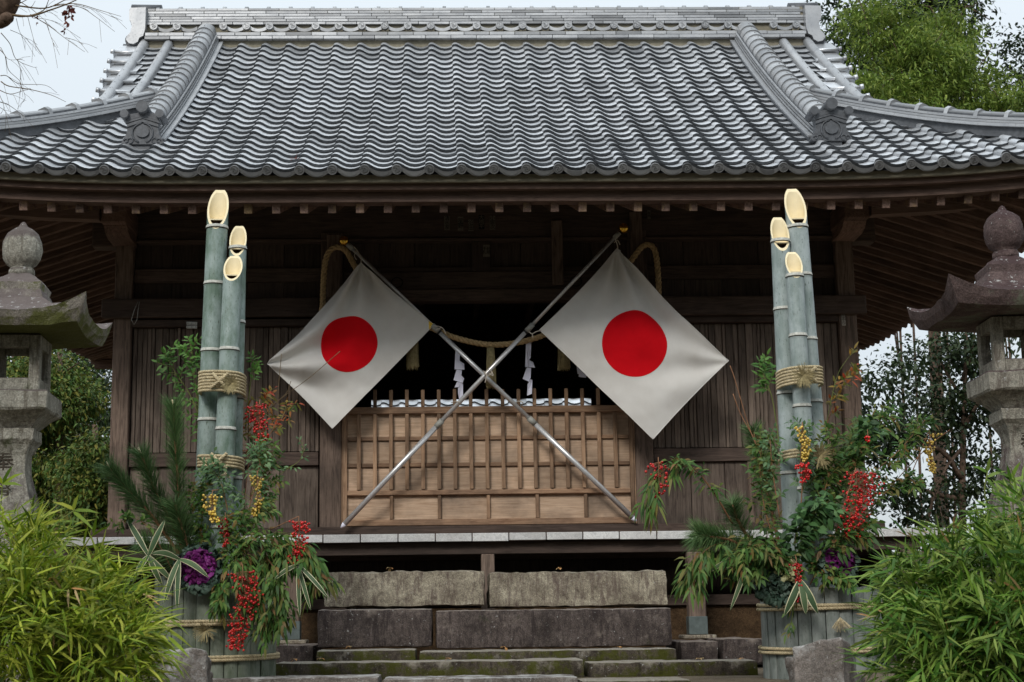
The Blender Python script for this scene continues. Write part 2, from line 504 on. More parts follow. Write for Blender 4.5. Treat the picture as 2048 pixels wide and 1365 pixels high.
M['l_bush'] = leafmat('yellow green bamboo grass', [(.07, .135, .01), (.16, .24, .015), (.28, .35, .025), (.42, .44, .07), (.11, .19, .015)], .38, .22, .45)
M['l_bush2'] = leafmat('mid green bamboo grass', [(.03, .09, .010), (.07, .16, .018), (.14, .24, .03), (.25, .33, .07), (.05, .12, .014)], .38, .2, .45)
M['l_dead'] = leafmat('withered leaf', [(.45, .33, .17), (.5, .25, .09), (.4, .36, .2)], .7, .2)
M['l_pine'] = leafmat('pine needle', [(.055, .12, .04), (.10, .19, .065), (.19, .28, .11)], .45, .1)
M['l_nand'] = leafmat('nandina leaflet', [(.025, .07, .014), (.045, .11, .02), (.075, .15, .028), (.13, .19, .045), (.17, .09, .03)], .38, .2, .5)
M['l_nand_bright'] = leafmat('fresh nandina leaflet', [(.06, .16, .03), (.09, .2, .04), (.12, .24, .05)], .4, .3)
M['l_red'] = leafmat('reddening nandina leaflet', [(.06, .11, .03), (.2, .14, .03), (.33, .05, .02), (.08, .13, .03), (.3, .18, .03)], .4, .25)
M['l_grey'] = leafmat('grey green leaf', [(.05, .11, .045), (.09, .17, .07), (.16, .25, .12)], .45, .2)
M['l_dark'] = leafmat('glossy dark leaf', [(.022, .065, .018), (.045, .11, .03), (.10, .19, .07)], .3, .12, .6)
M['l_bamboo_far'] = leafmat('grove bamboo leaf', [(.07, .12, .02), (.12, .19, .03), (.18, .26, .045), (.28, .34, .07), (.09, .15, .025)], .5, .35)
M['l_conifer'] = leafmat('dark conifer foliage', [(.012, .026, .012), (.025, .045, .018), (.045, .065, .022)], .6, .1)
M['l_cedar'] = leafmat('cedar foliage', [(.03, .065, .015), (.06, .12, .022), (.11, .17, .03), (.2, .18, .035), (.045, .095, .02)], .6, .15)
M['l_oak'] = leafmat('evergreen oak leaf', [(.015, .03, .014), (.03, .05, .02), (.05, .07, .026)], .5, .15)
M['l_maple'] = leafmat('dry maple leaf', [(.10, .025, .02), (.18, .05, .03), (.08, .03, .03)], .7, .2)
M['berry_red'] = leafmat('red berry', [(.30, .003, .006), (.62, .010, .010), (.46, .004, .008), (.7, .03, .015)], .22, .0, .6)
M['berry_gold'] = leafmat('yellow berry', [(.62, .42, .05), (.72, .52, .12), (.5, .32, .04)], .3, .0, .5)
M['cab_purple'] = leafmat('purple kale leaf', [(.09, .008, .07), (.16, .015, .14), (.22, .03, .19)], .5, .15)
M['cab_green'] = leafmat('grey green kale leaf', [(.025, .05, .035), (.05, .085, .06), (.09, .13, .10)], .5, .1)
M['cab_cream'] = leafmat('cream kale leaf', [(.62, .58, .28), (.72, .7, .42), (.5, .5, .2)], .5, .2)
M['l_sasa'] = leafmat('striped bamboo grass leaf', [(.06, .11, .05), (.10, .15, .07)], .45, .2)
M['l_sasa_edge'] = leafmat('pale leaf margin', [(.55, .5, .3), (.7, .66, .45)], .5, .2)

# ================================================================== SETTING: ground, hill
def terrain():
    xs = np.concatenate([np.linspace(-300, -12, 10), np.linspace(-10, 10, 61), np.linspace(12, 300, 10)])
    ys = np.concatenate([np.linspace(-200, -2, 8), np.linspace(0, 14, 57), np.linspace(16, 400, 14)])
    V = []
    for y in ys:
        for x in xs:
            t = min(max((y - 7.3) / 1.5, 0), 1); t = t * t * (3 - 2 * t)
            z = -1.0 + 1.06 * t
            if y < 9: z += .25 * max(0, min(1, (abs(x) - 1.7) / 1.0)) * min(1, max(0, (y - 5.5) / 2.0))
            z += .03 * noise.noise(Vector((x * 1.3, y * 1.3, 0))) * (0 if (abs(x) < 1.7 or y > 9.2) else 1)
            V.append((x, y, z))
    nx = len(xs)
    F = [(j * nx + i, j * nx + i + 1, (j + 1) * nx + i + 1, (j + 1) * nx + i) for j in range(len(ys) - 1) for i in range(nx - 1)]
    me = bpy.data.meshes.new('ground'); me.from_pydata(V, [], F); me.materials.append(M['ground'])
    me.polygons.foreach_set('use_smooth', [True] * len(F))
    link('ground', me, kind='structure')
terrain()

def hill(name, pts, y0, depth, mat):
    """pts = [(x, height)] crest line"""
    V = []; n = len(pts)
    for j, (fy, fz) in enumerate(((0, 0), (.35, .55), (.8, .93), (1, 1), (1.6, .6), (2.4, 0))):
        for x, h in pts:
            V.append((x, y0 + depth * fy, -.2 + h * fz + .05 * h * noise.noise(Vector((x * .15, j * 2.1, 3)))))
    F = [(j * n + i, j * n + i + 1, (j + 1) * n + i + 1, (j + 1) * n + i) for j in range(5) for i in range(n - 1)]
    me = bpy.data.meshes.new(name); me.from_pydata(V, [], F); me.materials.append(mat)
    link(name, me, kind='structure')
hill('hill', [(-90, 22), (-60, 20), (-40, 15), (-25, 11), (-14, 8), (-8, 4.5), (-2, 2.5), (4, 2.2), (10, 2.6), (20, 3), (30, 3.2), (60, 5), (90, 6)], 34, 24, M['soil'])

# ================================================================== THE SHRINE HALL
hall = thing('shrine_hall', 'dark weathered timber shrine hall under a grey tiled roof', 'shrine', loc=(0, 15.6, 0.1))
HM = Matrix.Translation((0, -15.6, -0.1))

def part(name, me_or_mb, mat=None, parent=hall, **k):
    me = me_or_mb.mesh(mat, name) if isinstance(me_or_mb, MB) else me_or_mb
    o = link(name, me, parent, **k)
    if parent is hall: o.location = (0, -15.6, -0.1)
    return o
def box_part(name, x0, x1, y0, y1, z0, z1, mat, parent=hall, b=.004, **k):
    return part(name, MB().bx(x0, x1, y0, y1, z0, z1, b), mat, parent, **k)

YE, XC, TP = 11.4, 5.1, 0.251
def zb(d): return 3.862 + .53 * d + .0288 * d * d
def sw(x, d=0.0): return .0058 * max(0, abs(x) - 1.8) ** 3 * max(0, 1 - d / 2.6)
def vx(d): return 3.5 + (d - 1.5) * .12            # verge of the gable
DG = 1.62
def xmax(d): return XC - d if d < DG else vx(d)

# ---- roof deck
def grid_mesh(rows):
    V = [p for r in rows for p in r]; n = len(rows[0])
    F = [(j * n + i, j * n + i + 1, (j + 1) * n + i + 1, (j + 1) * n + i) for j in range(len(rows) - 1) for i in range(n - 1)]
    return V, F
roof_mb = MB()
for sgn in (1, -1):
    rows = []
    for d in np.linspace(0.03, 4.2, 26):
        xm = xmax(d) - .02
        rows.append([Vector((x, 15.6 + sgn * (4.2 - d) * -1, zb(d) - .03 + sw(x, d))) for x in np.linspace(-xm, xm, 33)])
    V, F = grid_mesh(rows)
    roof_mb.add(V, F if sgn == 1 else [f[::-1] for f in F], True)
for sx in (-1, 1):                                  # hipped side slopes and gable walls
    rows = []
    for d in np.linspace(0.03, 1.8, 9):
        y0, y1 = YE + d, 19.8 - d
        rows.append([Vector((sx * (XC - d), y, zb(d) - .03 + sw(XC, d) * max(0, 1 - min(y - YE, 19.8 - y) / 3))) for y in np.linspace(y0, y1, 22)])
    V, F = grid_mesh(rows); roof_mb.add(V, F, True)
    gd = list(np.linspace(1.2, 4.2, 9))
    gp = [(sx * 3.36, YE + d, zb(d) - .07) for d in gd] + [(sx * 3.36, 19.8 - d, zb(d) - .07) for d in gd[::-1][1:]]
    roof_mb.add(gp, [tuple(range(len(gp)))])
roof = part('roof', roof_mb, M['tile_dark'])

# ---- tiles
PROF = [(0, .022), (.02, .038), (.07, .046), (.14, .050), (.22, .046), (.31, .035), (.42, .018), (.54, .006), (.68, .001), (.82, .004), (.94, .013), (1.03, .024)]
EXPO = 0.187
def tile_mb(prof=PROF, w=TP, ln=EXPO * 1.12, lift=.026, th=.022):
    m = MB(); n = len(prof)
    a = [(u * w, 0, h + lift) for u, h in prof]
    b = [(u * w, ln, h + lift * (1 - ln / EXPO)) for u, h in prof]
    m.add(a + b, [(i, i + 1, n + i + 1, n + i) for i in range(n - 1)], True)
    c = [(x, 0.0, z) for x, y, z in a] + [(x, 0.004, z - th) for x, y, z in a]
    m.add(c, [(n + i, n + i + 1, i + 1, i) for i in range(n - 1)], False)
    m.add([a[0], b[0], (b[0][0], b[0][1], b[0][2] - th), (a[0][0], a[0][1] + .004, a[0][2] - th)], [(0, 1, 2, 3)])
    return m
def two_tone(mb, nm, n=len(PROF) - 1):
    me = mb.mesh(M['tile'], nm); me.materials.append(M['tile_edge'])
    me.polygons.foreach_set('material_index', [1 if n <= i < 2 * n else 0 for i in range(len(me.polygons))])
    return me
tile_me = two_tone(tile_mb(), 'roof_tile')

def tomoe(m, c, r, th):
    """round end plate in the XZ plane facing -Y, rim and three comma strokes"""
    m.lathe([(r, 0), (r, -th), (r * .97, -th - .003), (r * .80, -th - .003), (r * .77, -th)], c, 18, False, 'Y', capends=True)
    cx, cy, cz = c
    for k in range(3):
        L = []; R = []
        for i in range(6):
            t = i / 5
            a = 2 * math.pi * k / 3 + t * 2.6; rr = r * (.14 + .5 * t); w = r * (.15 * (1 - t) + .035)
            L.append((cx + (rr - w) * math.cos(a), cy - th - .006, cz + (rr - w) * math.sin(a)))
            R.append((cx + (rr + w) * math.cos(a), cy - th - .006, cz + (rr + w) * math.sin(a)))
        base = [(x, y + .007, z) for x, y, z in L + R]
        m.add(L + R, [(i, i + 1, 7 + i, 6 + i) for i in range(5)])
        m.add(L + base[:6], [(i, i + 1, 7 + i, 6 + i) for i in range(5)])
        m.add(R + base[6:], [(i, i + 1, 7 + i, 6 + i) for i in range(5)])
    return m
def eave_mesh():
    m = tile_mb(ln=EXPO * 1.12); n_top = len(m.f)
    tomoe(m, (.035, .012, .036 - .014), .040, .026)
    # hanging curved plate under the valley
    us = np.linspace(.26, 1.02, 9); top = []; bot = []
    for u in us:
        h = np.interp(u, [p[0] for p in PROF], [p[1] for p in PROF]) + .003
        top.append((u * TP, -.004, h)); bot.append((u * TP, -.004, h - .043 + .012 * abs((u - .64) / .38) ** 2))
    n = len(us)
    m.add(top + bot, [(n + i, n + i + 1, i + 1, i) for i in range(n - 1)])
    m.add(bot + [(x, y + .02, z) for x, y, z in bot], [(n + i, n + i + 1, i + 1, i) for i in range(n - 1)])
    it = [(x * .8 + .2 * TP * .64, -.007, z - .007) for x, y, z in top[1:-1]]; ib = [(x * .8 + .2 * TP * .64, -.007, z + .007) for x, y, z in bot[1:-1]]
    n2 = len(it); m.add(it + ib, [(n2 + i, n2 + i + 1, i + 1, i) for i in range(n2 - 1)])
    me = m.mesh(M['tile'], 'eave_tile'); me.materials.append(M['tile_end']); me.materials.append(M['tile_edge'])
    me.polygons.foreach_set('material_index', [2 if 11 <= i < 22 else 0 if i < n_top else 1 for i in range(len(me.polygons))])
    return me
eave_me = eave_mesh()

rows_d = [0.0]
while len(rows_d) < 26:
    d = rows_d[-1]; g = .53 + .0576 * d
    rows_d.append(d + EXPO * 1.0 / math.sqrt(1 + g * g) * (4.0 / 4.07))
X0 = -.49 - .035
def tile_frame(x, d, turn=0.0):
    g = .53 + .0576 * (d + .07)
    return Matrix.Translation((x, YE + d, zb(d) + sw(x + .12, d))) @ Matrix.Rotation(math.atan(g), 4, 'X') @ Matrix.Rotation(turn, 4, 'Y')
def tile_ok(x, d):
    c = x + .125
    if abs(c) + .1 > xmax(d) - (.08 if d < DG else .62): 
        if not (d < DG - .12 and abs(c) < XC - d - .10): return False
    if d > DG - .12 and abs(c) > 2.78: return False
    if d > .85 and 2.78 < abs(c) < 2.96: return False
    return True
field = []
count = 0
for i, d in enumerate(rows_d):
    if d > 3.99: break
    for k in range(-19, 20):
        x = X0 + k * TP
        if not tile_ok(x, d): continue
        vis = -4.25 < x < 4.35
        Mx = tile_frame(x + rnd.uniform(-.002, .002), d, rnd.uniform(-.006, .006))
        if i == 0:
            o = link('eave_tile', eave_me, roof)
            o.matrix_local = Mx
        elif vis and count < 300:
            o = link('roof_tile', tile_me, roof); o.matrix_local = Mx; count += 1
        else:
            field.append(Mx)
# the side slopes carry the same tiles
for sx in (-1, 1):
    for i in range(0, 9):
        d = rows_d[i]
        for k in range(0, 33):
            y = YE + .1 + k * TP
            if y < YE + d + .15 or y > 19.8 - d - .3: continue
            R = Matrix.Rotation(rad(90) * -sx, 4, 'Z') if sx == -1 else Matrix.Rotation(rad(90), 4, 'Z')
            g = .53 + .0576 * d
            p = Vector((sx * (XC - d), y, zb(d) + sw(XC, d) * max(0, 1 - (y - YE) / 3)))
            Rz = Matrix.Rotation(rad(90 if sx == 1 else -90), 4, 'Z')
            if sx == -1: p.y += TP
            field.append(Matrix.Translation(p) @ Rz @ Matrix.Rotation(math.atan(g), 4, 'X'))
def merge_copies(name, me, mats, mat, parent, **k):
    n = len(me.vertices); co = np.empty(n * 3); me.vertices.foreach_get('co', co); co = co.reshape(n, 3)
    pat = []; sizes = []
    for p in me.polygons: pat += list(p.vertices); sizes.append(len(p.vertices))
    V = np.concatenate([co @ np.array(m_)[:3, :3].T + np.array(m_)[:3, 3] for m_ in mats])
    me2 = np_mesh(name, V, pat, sizes, len(mats), n, mat)
    sm = np.zeros(len(me.polygons), dtype=bool); me.polygons.foreach_get('use_smooth', sm)
    me2.polygons.foreach_set('use_smooth', np.tile(sm, len(mats)))
    for m_ in list(me.materials)[1:]: me2.materials.append(m_)
    mi = np.zeros(len(me.polygons), dtype=np.int32); me.polygons.foreach_get('material_index', mi)
    me2.polygons.foreach_set('material_index', np.tile(mi, len(mats)))
    return link(name, me2, parent, **k)
merge_copies('roof_tile_field', tile_me, field, M['tile'], roof, kind='stuff')

# ---- gable strips beyond the descending ridges: pans, round rows, stepped verge
pan_prof = [(u, .035 * (2 * u - 1) ** 2) for u in np.linspace(0, 1, 8)]
pan_me = two_tone(tile_mb(pan_prof, .29, EXPO * 1.12), 'pan_tile', 7)
verge_mb = MB()
verge_mb.add([(0, 0, .05), (.30, 0, .05), (.30, .36, .02), (0, .36, .02), (0, 0, .0), (.30, 0, .0)], [(0, 1, 2, 3), (4, 5, 1, 0)])
verge_mb.tube([(.0, -.012, .045), (.30, -.012, .062)], .017, 6)
verge_mb.tube([(.285, -.014, .06), (.318, -.014, .068)], .026, 8)
verge_mb.add([(.30, 0, .05), (.30, .36, .02), (.30, .36, -.09), (.30, 0, -.09)], [(0, 1, 2, 3)])
verge_me = verge_mb.mesh(M['tile'], 'verge_tile')
verge_f = MB(); verge_f.v = [(-x, y, z) for x, y, z in verge_mb.v]; verge_f.f = [f[::-1] for f in verge_mb.f]; verge_f.sm = list(verge_mb.sm)
verge_fme = verge_f.mesh(M['tile'], 'verge_tile')
pans = []
for sx in (-1, 1):
    for i, d in enumerate(rows_d):
        if d < DG - .12 or d > 3.95: continue
        for xl in (2.985, 3.265):
            if d < DG and xl + .1 > XC - d: continue
            x = xl if sx == 1 else -xl - .29
            pans.append(tile_frame(x, d))
        if i % 2 == 0 and d > DG:
            o = link('verge_tile', verge_me if sx == 1 else verge_fme, roof)
            o.matrix_local = tile_frame(sx * (vx(d) - .27), d)
    for xr, d0 in ((3.27, 1.75), (3.53, 1.58)):
        m = MB(); pts = []; rs = []
        for d in np.arange(d0, 4.0, .05):
            pts.append((sx * xr, YE + d, zb(d) + .055)); rs.append(.050)
        m.tube(pts, rs, 12)
        for d in np.arange(d0 + .1, 3.95, .19):
            m.lathe([(.006, .0), (.006, .012)], (sx * (xr - .0), YE + d - .01, zb(d) + .100), 6)
        link('round_tile_row', m.mesh(M['tile_ridge'], 'round_tile_row'), roof)
merge_copies('pan_tile_field', pan_me, pans, M['tile'], roof, kind='stuff')

# ---- descending ridges
def slope_frame(x, d):
    g = .53 + .0576 * d
    return Matrix.Translation((x, YE + d, zb(d))) @ Matrix.Rotation(math.atan(g), 4, 'X')
cap_mb = MB()
n = 11
ring0 = [(-.107 * math.cos(math.pi * k / (n - 1)), -.012, .107 * math.sin(math.pi * k / (n - 1))) for k in range(n)]
ring1 = [(-.098 * math.cos(math.pi * k / (n - 1)), .20, .090 * math.sin(math.pi * k / (n - 1))) for k in range(n)]
ringi = [(x * .86, -.012, z * .86) for x, y, z in ring0]
cap_mb.add(ring0 + ring1, [(i, i + 1, n + i + 1, n + i) for i in range(n - 1)], True)
cap_mb.add(ring0 + ringi, [(i, n + i, n + i + 1, i + 1) for i in range(n - 1)])
cap_mb.lathe([(.006, 0), (.006, .012)], (0, .06, .098), 6)
cap_me = cap_mb.mesh(M['tile_ridge'], 'cap_tile')
for sx in (-1, 1):
    xr = sx * 2.87
    ds = np.arange(.86, 4.02, .1)
    m = MB()
    for hw, w0, w1 in ((.170, .028, .062), (.108, .060, .168)):
        secs = []
        for d in ds:
            F_ = slope_frame(xr, d)
            secs.append([F_ @ Vector(p) for p in ((-hw, 0, w0), (hw, 0, w0), (hw, 0, w1), (-hw, 0, w1))])
        m.sweep(secs)
    dr = part('descending_ridge', m, M['tile_dark'])
    for hw, w0, w1 in ((.178, .063, .078), (.132, .088, .103), (.127, .114, .129), (.122, .140, .156)):
        q = MB(); secs = []
        for d in ds:
            F_ = slope_frame(xr, d)
            secs.append([F_ @ Vector(p) for p in ((-hw, 0, w0), (hw, 0, w0), (hw, 0, w1), (-hw, 0, w1))])
        q.sweep(secs)
        link('ridge_course', q.mesh(M['tile_ridge'], 'ridge_course'), dr)
    d = .92
    while d < 3.96:
        o = link('cap_tile', cap_me, dr)
        o.matrix_local = slope_frame(xr, d) @ Matrix.Translation((0, 0, .158)) @ Matrix.Rotation(rnd.uniform(-.02, .02), 4, 'Y')
        g = .53 + .0576 * d; d += .178 / math.sqrt(1 + g * g)

# ---- ridge-end tile facing forward on each descending ridge
def onigawara(x, y, z, lab):
    body = [(-.150, .0), (.150, .0), (.175, .012), (.16, .045), (.135, .085), (.125, .135), (.128, .195), (.128, .225), (.06, .262), (0, .275),
            (-.06, .262), (-.128, .225), (-.128, .195), (-.125, .135), (-.135, .085), (-.16, .045), (-.175, .012)]
    T = Matrix.Translation((x, y, z))
    m = MB().prism(body, .10, T)
    # stepped moulding under the brow
    for s_, dz, yy in ((1.12, 0, -.018), (1.04, -.03, -.012)):
        br = [(-.125 * s_, .175 + dz), (-.125 * s_, .200 + dz), (0, .245 + dz), (.125 * s_, .200 + dz), (.125 * s_, .175 + dz), (0, .218 + dz)]
        m.prism(br, .03, Matrix.Translation((x, y + yy, z)))
    brow = [(-.15, .225), (-.10, .255), (-.05, .262), (0, .27), (.05, .262), (.10, .255), (.15, .225), (.13, .20), (0, .235), (-.13, .20)]
    m.prism(brow, .13, Matrix.Translation((x, y - .02, z)))
    # peach shaped relief
    pe = [(.055 * math.cos(a) * (1 if math.sin(a) < .5 else 1 - (math.sin(a) - .5) * .8), .10 + .055 * math.sin(a) * (1.25 if math.sin(a) > 0 else .8)) for a in np.linspace(0, 2 * math.pi, 18)[:-1]]
    m.prism(pe, .03, Matrix.Translation((x, y - .016, z)))
    for s2 in (-1, 1):
        pts = [(x + s2 * (.085 * math.cos(a)), y - .004, z + .095 + .085 * math.sin(a)) for a in np.linspace(-1.2, 1.45, 9)]
        m.tube(pts, .008, 6)
        for cx, r in ((.10, .022), (.135, .016)):
            m.tube([(x + s2 * (cx + r * math.cos(a)), y - .004, z + .03 + r * math.sin(a)) for a in np.linspace(0, 5, 9)], .006, 5)
    p = part('ridge_end_tile', m, M['tile_dark'], label=lab)
    k = MB()
    k.lathe([(.050, -.10), (.050, .26)], (x, y + .03, z + .305), 16, True, 'Y')
    link('knob', k.mesh(M['tile_dark'], 'knob'), p)
    for s2 in (-1, 1):
        k = MB().lathe([(.036, -.09), (.036, .12)], (x + s2 * .145, y + .03, z + .247), 14, True, 'Y')
        link('knob', k.mesh(M['tile_dark'], 'knob'), p)
    st = MB().bx(x - .09, x + .09, y + .02, y + .1, z - .05, z - .002)
    link('foot', st.mesh(M['tile_dark'], 'foot'), p)
for sx in (-1, 1):
    onigawara(sx * 2.865, 12.13, zb(.75) + .055, 'dark ornamental end tile with a peach relief and three knobs')

# ---- hip ridges
collar = MB()
co = [(-.100, .132), (.100, .132), (.093, .180), (.050, .208), (-.050, .208), (-.093, .180)]
collar.sweep([[(x, y, z) for x, z in co] for y in (-.018, .018)])
collar_me = collar.mesh(M['tile_ridge'], 'ridge_collar')
def hip_point(sx, t):
    x = 2.96 + (XC + .02 - 2.96) * t; d = XC - x
    lift = .10 * t ** 3
    return Vector((sx * x, YE + d, zb(max(d, 0)) + sw(x, max(d, 0)) + lift))
for sx in (-1, 1):
    ts = np.linspace(0, 1, 15); side = Vector((sx * 1, 1, 0)).normalized()
    m = MB(); secs = []
    for t in ts:
        p = hip_point(sx, t)
        secs.append([p + side * a + Vector((0, 0, b_)) for a, b_ in ((-.10, -.03), (.10, -.03), (.095, .16), (-.095, .16))])
    m.sweep(secs)
    hr = part('hip_ridge', m, M['tile_dark'])
    for hw, w0, w1 in ((.135, .055, .082), (.118, .088, .110), (.112, .116, .138)):
        q = MB(); secs = []
        for t in ts:
            p = hip_point(sx, t)
            secs.append([p + side * a + Vector((0, 0, b_)) for a, b_ in ((-hw, w0), (hw, w0), (hw, w1), (-hw, w1))])
        q.sweep(secs)
        link('ridge_course', q.mesh(M['tile_ridge'], 'ridge_course'), hr)
    q = MB(); secs = []
    for t in ts:
        p = hip_point(sx, t)
        secs.append([p + side * a + Vector((0, 0, b_)) for a, b_ in ((-.092, .142), (.092, .142), (.085, .175), (.045, .198), (-.045, .198), (-.085, .175))])
    q.sweep(secs)
    link('ridge_cap', q.mesh(M['tile_ridge'], 'ridge_cap'), hr)
    for t in np.arange(.03, 1.0, .088):
        p = hip_point(sx, t); p2 = hip_point(sx, t + .01)
        v = (p2 - p).normalized()
        Rm = Matrix((side * -1 if True else side, v, (side * -1).cross(v))).transposed()
        if Rm.determinant() < 0:
            Rm = Matrix((side, v, side.cross(v))).transposed()
        if Rm.col[2].z < 0:
            Rm = Matrix((-Rm.col[0], Rm.col[1], -Rm.col[2])).transposed()
        o = link('ridge_collar', collar_me, hr)
        o.matrix_local = Matrix.Translation(p) @ Rm.to_4x4()

# ---- main ridge
m = MB().bx(-3.52, 3.52, 15.44, 15.76, 6.42, 6.90)
m.bx(-3.5, 3.5, 15.36, 15.84, 6.40, 6.60)
mr = part('main_ridge', m, M['plaster'])
def brick_course(z0, z1, y0, L, off, name='ridge_tile', mat='tile_ridge'):
    x = -3.52 - off
    while x < 3.52:
        xa, xb_ = max(x, -3.52), min(x + L - .004, 3.52)
        if xb_ - xa > .05:
            dy = rnd.uniform(-.003, .003)
            q = MB().bx(xa, xb_, y0 + dy, 31.2 - y0, z0, z1, .003)
            link(name, q.mesh(M[mat], name), mr)
        x += L
brick_course(6.500, 6.534, 15.30, .27, 0)
brick_course(6.548, 6.586, 15.33, .27, .13)
for r_ in range(6):
    brick_course(6.703 + r_ * .0335, 6.703 + r_ * .0335 + .0285, 15.405 + r_ * .006, .33, rnd.uniform(0, .3))
disc_mb = MB(); tomoe(disc_mb, (0, 0, 0), .041, .05)
us = np.linspace(-1, 1, 9)
for w0, w1, yy in ((-.012, .012, -.012),):
    top = [(.125 + u * .085, yy, -.030 + .030 * u * u + w1) for u in us]; bot = [(.125 + u * .085, yy, -.030 + .022 * u * u - .022) for u in us]
    disc_mb.add(top + bot, [(9 + i, 10 + i, i + 1, i) for i in range(8)])
    disc_mb.add(bot + [(x, .05, z) for x, y, z in bot], [(9 + i, 10 + i, i + 1, i) for i in range(8)])
    disc_mb.add(top + [(x, .05, z) for x, y, z in top], [(i, i + 1, 10 + i, 9 + i) for i in range(8)])
disc_me = disc_mb.mesh(M['tile_ridge'], 'crest_tile')
for k in range(29):
    x = -3.43 + k * .2445
    if abs(abs(x) - 2.87) < .13: continue
    o = link('crest_tile', disc_me, mr); o.location = (x, 15.37, 6.653)
# round ridge cap with beads
q = MB(); q.tube([(-3.5, 15.6, 6.885), (3.5, 15.6, 6.885)], .075, 12)
link('ridge_cap', q.mesh(M['tile_ridge'], 'ridge_cap'), mr)
bead_me = MB().lathe([(.086, -.018), (.086, .018)], (0, 0, 0), 14, True, 'X').mesh(M['tile_ridge'], 'ridge_bead')
for k in range(30):
    o = link('ridge_bead', bead_me, mr); o.location = (-3.43 + k * .237, 15.6, 6.892)
# big end tiles closing the main ridge
for sx in (-1, 1):
    out = [(0.0, .34), (.165, .335), (.175, .30), (.17, .20), (.155, .185), (.155, .17), (.145, .165), (.15, .15), (.14, .145), (.155, .06), (.19, .02), (.20, -.02), (.17, -.06), (.12, -.07), (.075, -.045), (.06, .0), (.02, .02), (0, .1)]
    m = MB().prism([(x, z) for x, z in out], .50, Matrix.Translation((sx * 3.52, 15.33, 6.53)) @ Matrix.Diagonal((sx, 1, 1, 1)))
    e = part('ridge_end_tile', m, M['tile_ridge'], label='tall curled tile closing the end of the top ridge')
    q = MB().lathe([(.075, -.20), (.075, .24)], (sx * 3.66, 15.56, 6.515), 16, True, 'Y')
    link('scroll', q.mesh(M['tile_dark'], 'scroll'), e)
    q = MB().lathe([(.055, -.02), (.06, .30)], (sx * 3.42, 15.6, 6.95), 14, True, 'X') if sx == 1 else MB().lathe([(.06, -.30), (.055, .02)], (-3.42, 15.6, 6.95), 14, True, 'X')
    link('scroll', q.mesh(M['tile_dark'], 'scroll'), e)

# ---- eaves: plaster strip, two fascia boards, rafters, soffit
def eave_strip(name, y0, y1, z0, z1, mat, inset=0.0, sides=True):
    """board following the curve of the eaves at the front and down both sides"""
    a = XC - (y0 - YE) if sides else 4.7
    xs = np.linspace(-a, a, 41)
    m = MB(); secs = []
    for x in xs:
        s_ = sw(x * XC / a if abs(x) > a - .3 else x)
        w = .0
        secs.append([(x * 1.0, y0, z0 + s_), (x, y0, z1 + s_), (x, y1, z1 + s_), (x, y1, z0 + s_)])
    m.sweep(secs)
    if sides:
        th = y1 - y0
        for sx in (-1, 1):
            secs = []
            for y in np.linspace(y0 + .002, 31.2 - y0, 26):
                s_ = sw(XC) * (max(0, 1 - min(y - YE, 19.8 - y) / 2.6)) ** 2
                secs.append([(sx * a, y, z0 + s_), (sx * a, y, z1 + s_), (sx * (a - th), y, z1 + s_), (sx * (a - th), y, z0 + s_)])
            m.sweep(secs)
        secs = [[(x, 31.2 - y0, z0), (x, 31.2 - y0, z1), (x, 31.2 - y1, z1), (x, 31.2 - y1, z0)] for x in (-a + .01, a - .01)]
        m.sweep(secs)
    return part(name, m, mat)
eave_strip('eave_board', 11.47, 11.50, 3.80, 3.868, M['plaster'])
eave_strip('fascia_board', 11.52, 11.58, 3.755, 3.835, M['fascia'])
eave_strip('fascia_beam', 11.60, 11.72, 3.678, 3.785, M['fascia'])
for sx in (-1, 1):
    m = MB()
    m.sweep([[(sx * x, y, z) for y, z in ((12.72, 3.85 + s_), (12.84, 3.85 + s_), (12.84, 3.97 + s_), (12.72, 3.97 + s_))] for x, s_ in ((3.34, 0), (3.8, .02), (4.2, .05), (4.6, .1))])
    part('eave_beam', m, M['fascia'])
raf_me = MB().bx(-.032, .032, 0, 1.75, -.04, .04, .003).mesh(M['rafter_end'], 'rafter')
raf2_me = MB().bx(-.0275, .0275, 0, 1.75, -.032, .032, .003).mesh(M['wood_darky'], 'rafter')
SL = math.atan(.33)
for k in range(-20, 22):
    x = -.0 + .06 + k * .2205
    if abs(x) > 4.6: continue
    o = part('rafter', raf_me)
    o.matrix_local = HM @ Matrix.Translation((x, 11.66, 3.645 + sw(x))) @ Matrix.Rotation(SL, 4, 'X') @ Matrix.Diagonal((1, min(1, (4.95 - abs(x)) / 1.8), 1, 1))
for sx in (-1, 1):
    for k in range(0, 36):
        y = 11.95 + k * .2205
        s_ = sw(XC) * (max(0, 1 - min(y - YE, 19.8 - y) / 2.6)) ** 2
        o = part('rafter', raf2_me)
        o.matrix_local = HM @ Matrix.Translation((sx * 4.86, y, 3.645 + s_)) @ Matrix.Rotation(rad(90) * sx, 4, 'Z') @ Matrix.Rotation(SL, 4, 'X') @ Matrix.Diagonal((1, max(.1, min(1, (y - 11.65) / 1.8)), 1, 1))
m = MB()
rows = []
def ring(a, y0, z):   # rectangular ring round the hall
    return [(-a, y0, z), (a, y0, z), (a, 31.2 - y0, z), (-a, 31.2 - y0, z)]
A, B = ring(4.92, 11.60, 3.765), ring(3.1, 13.42, 3.765 + .33 * 1.82)
m.add(A + B, [(i, (i + 1) % 4, 4 + (i + 1) % 4, 4 + i) for i in range(4)])
part('soffit_board', m, M['wood_darky'])

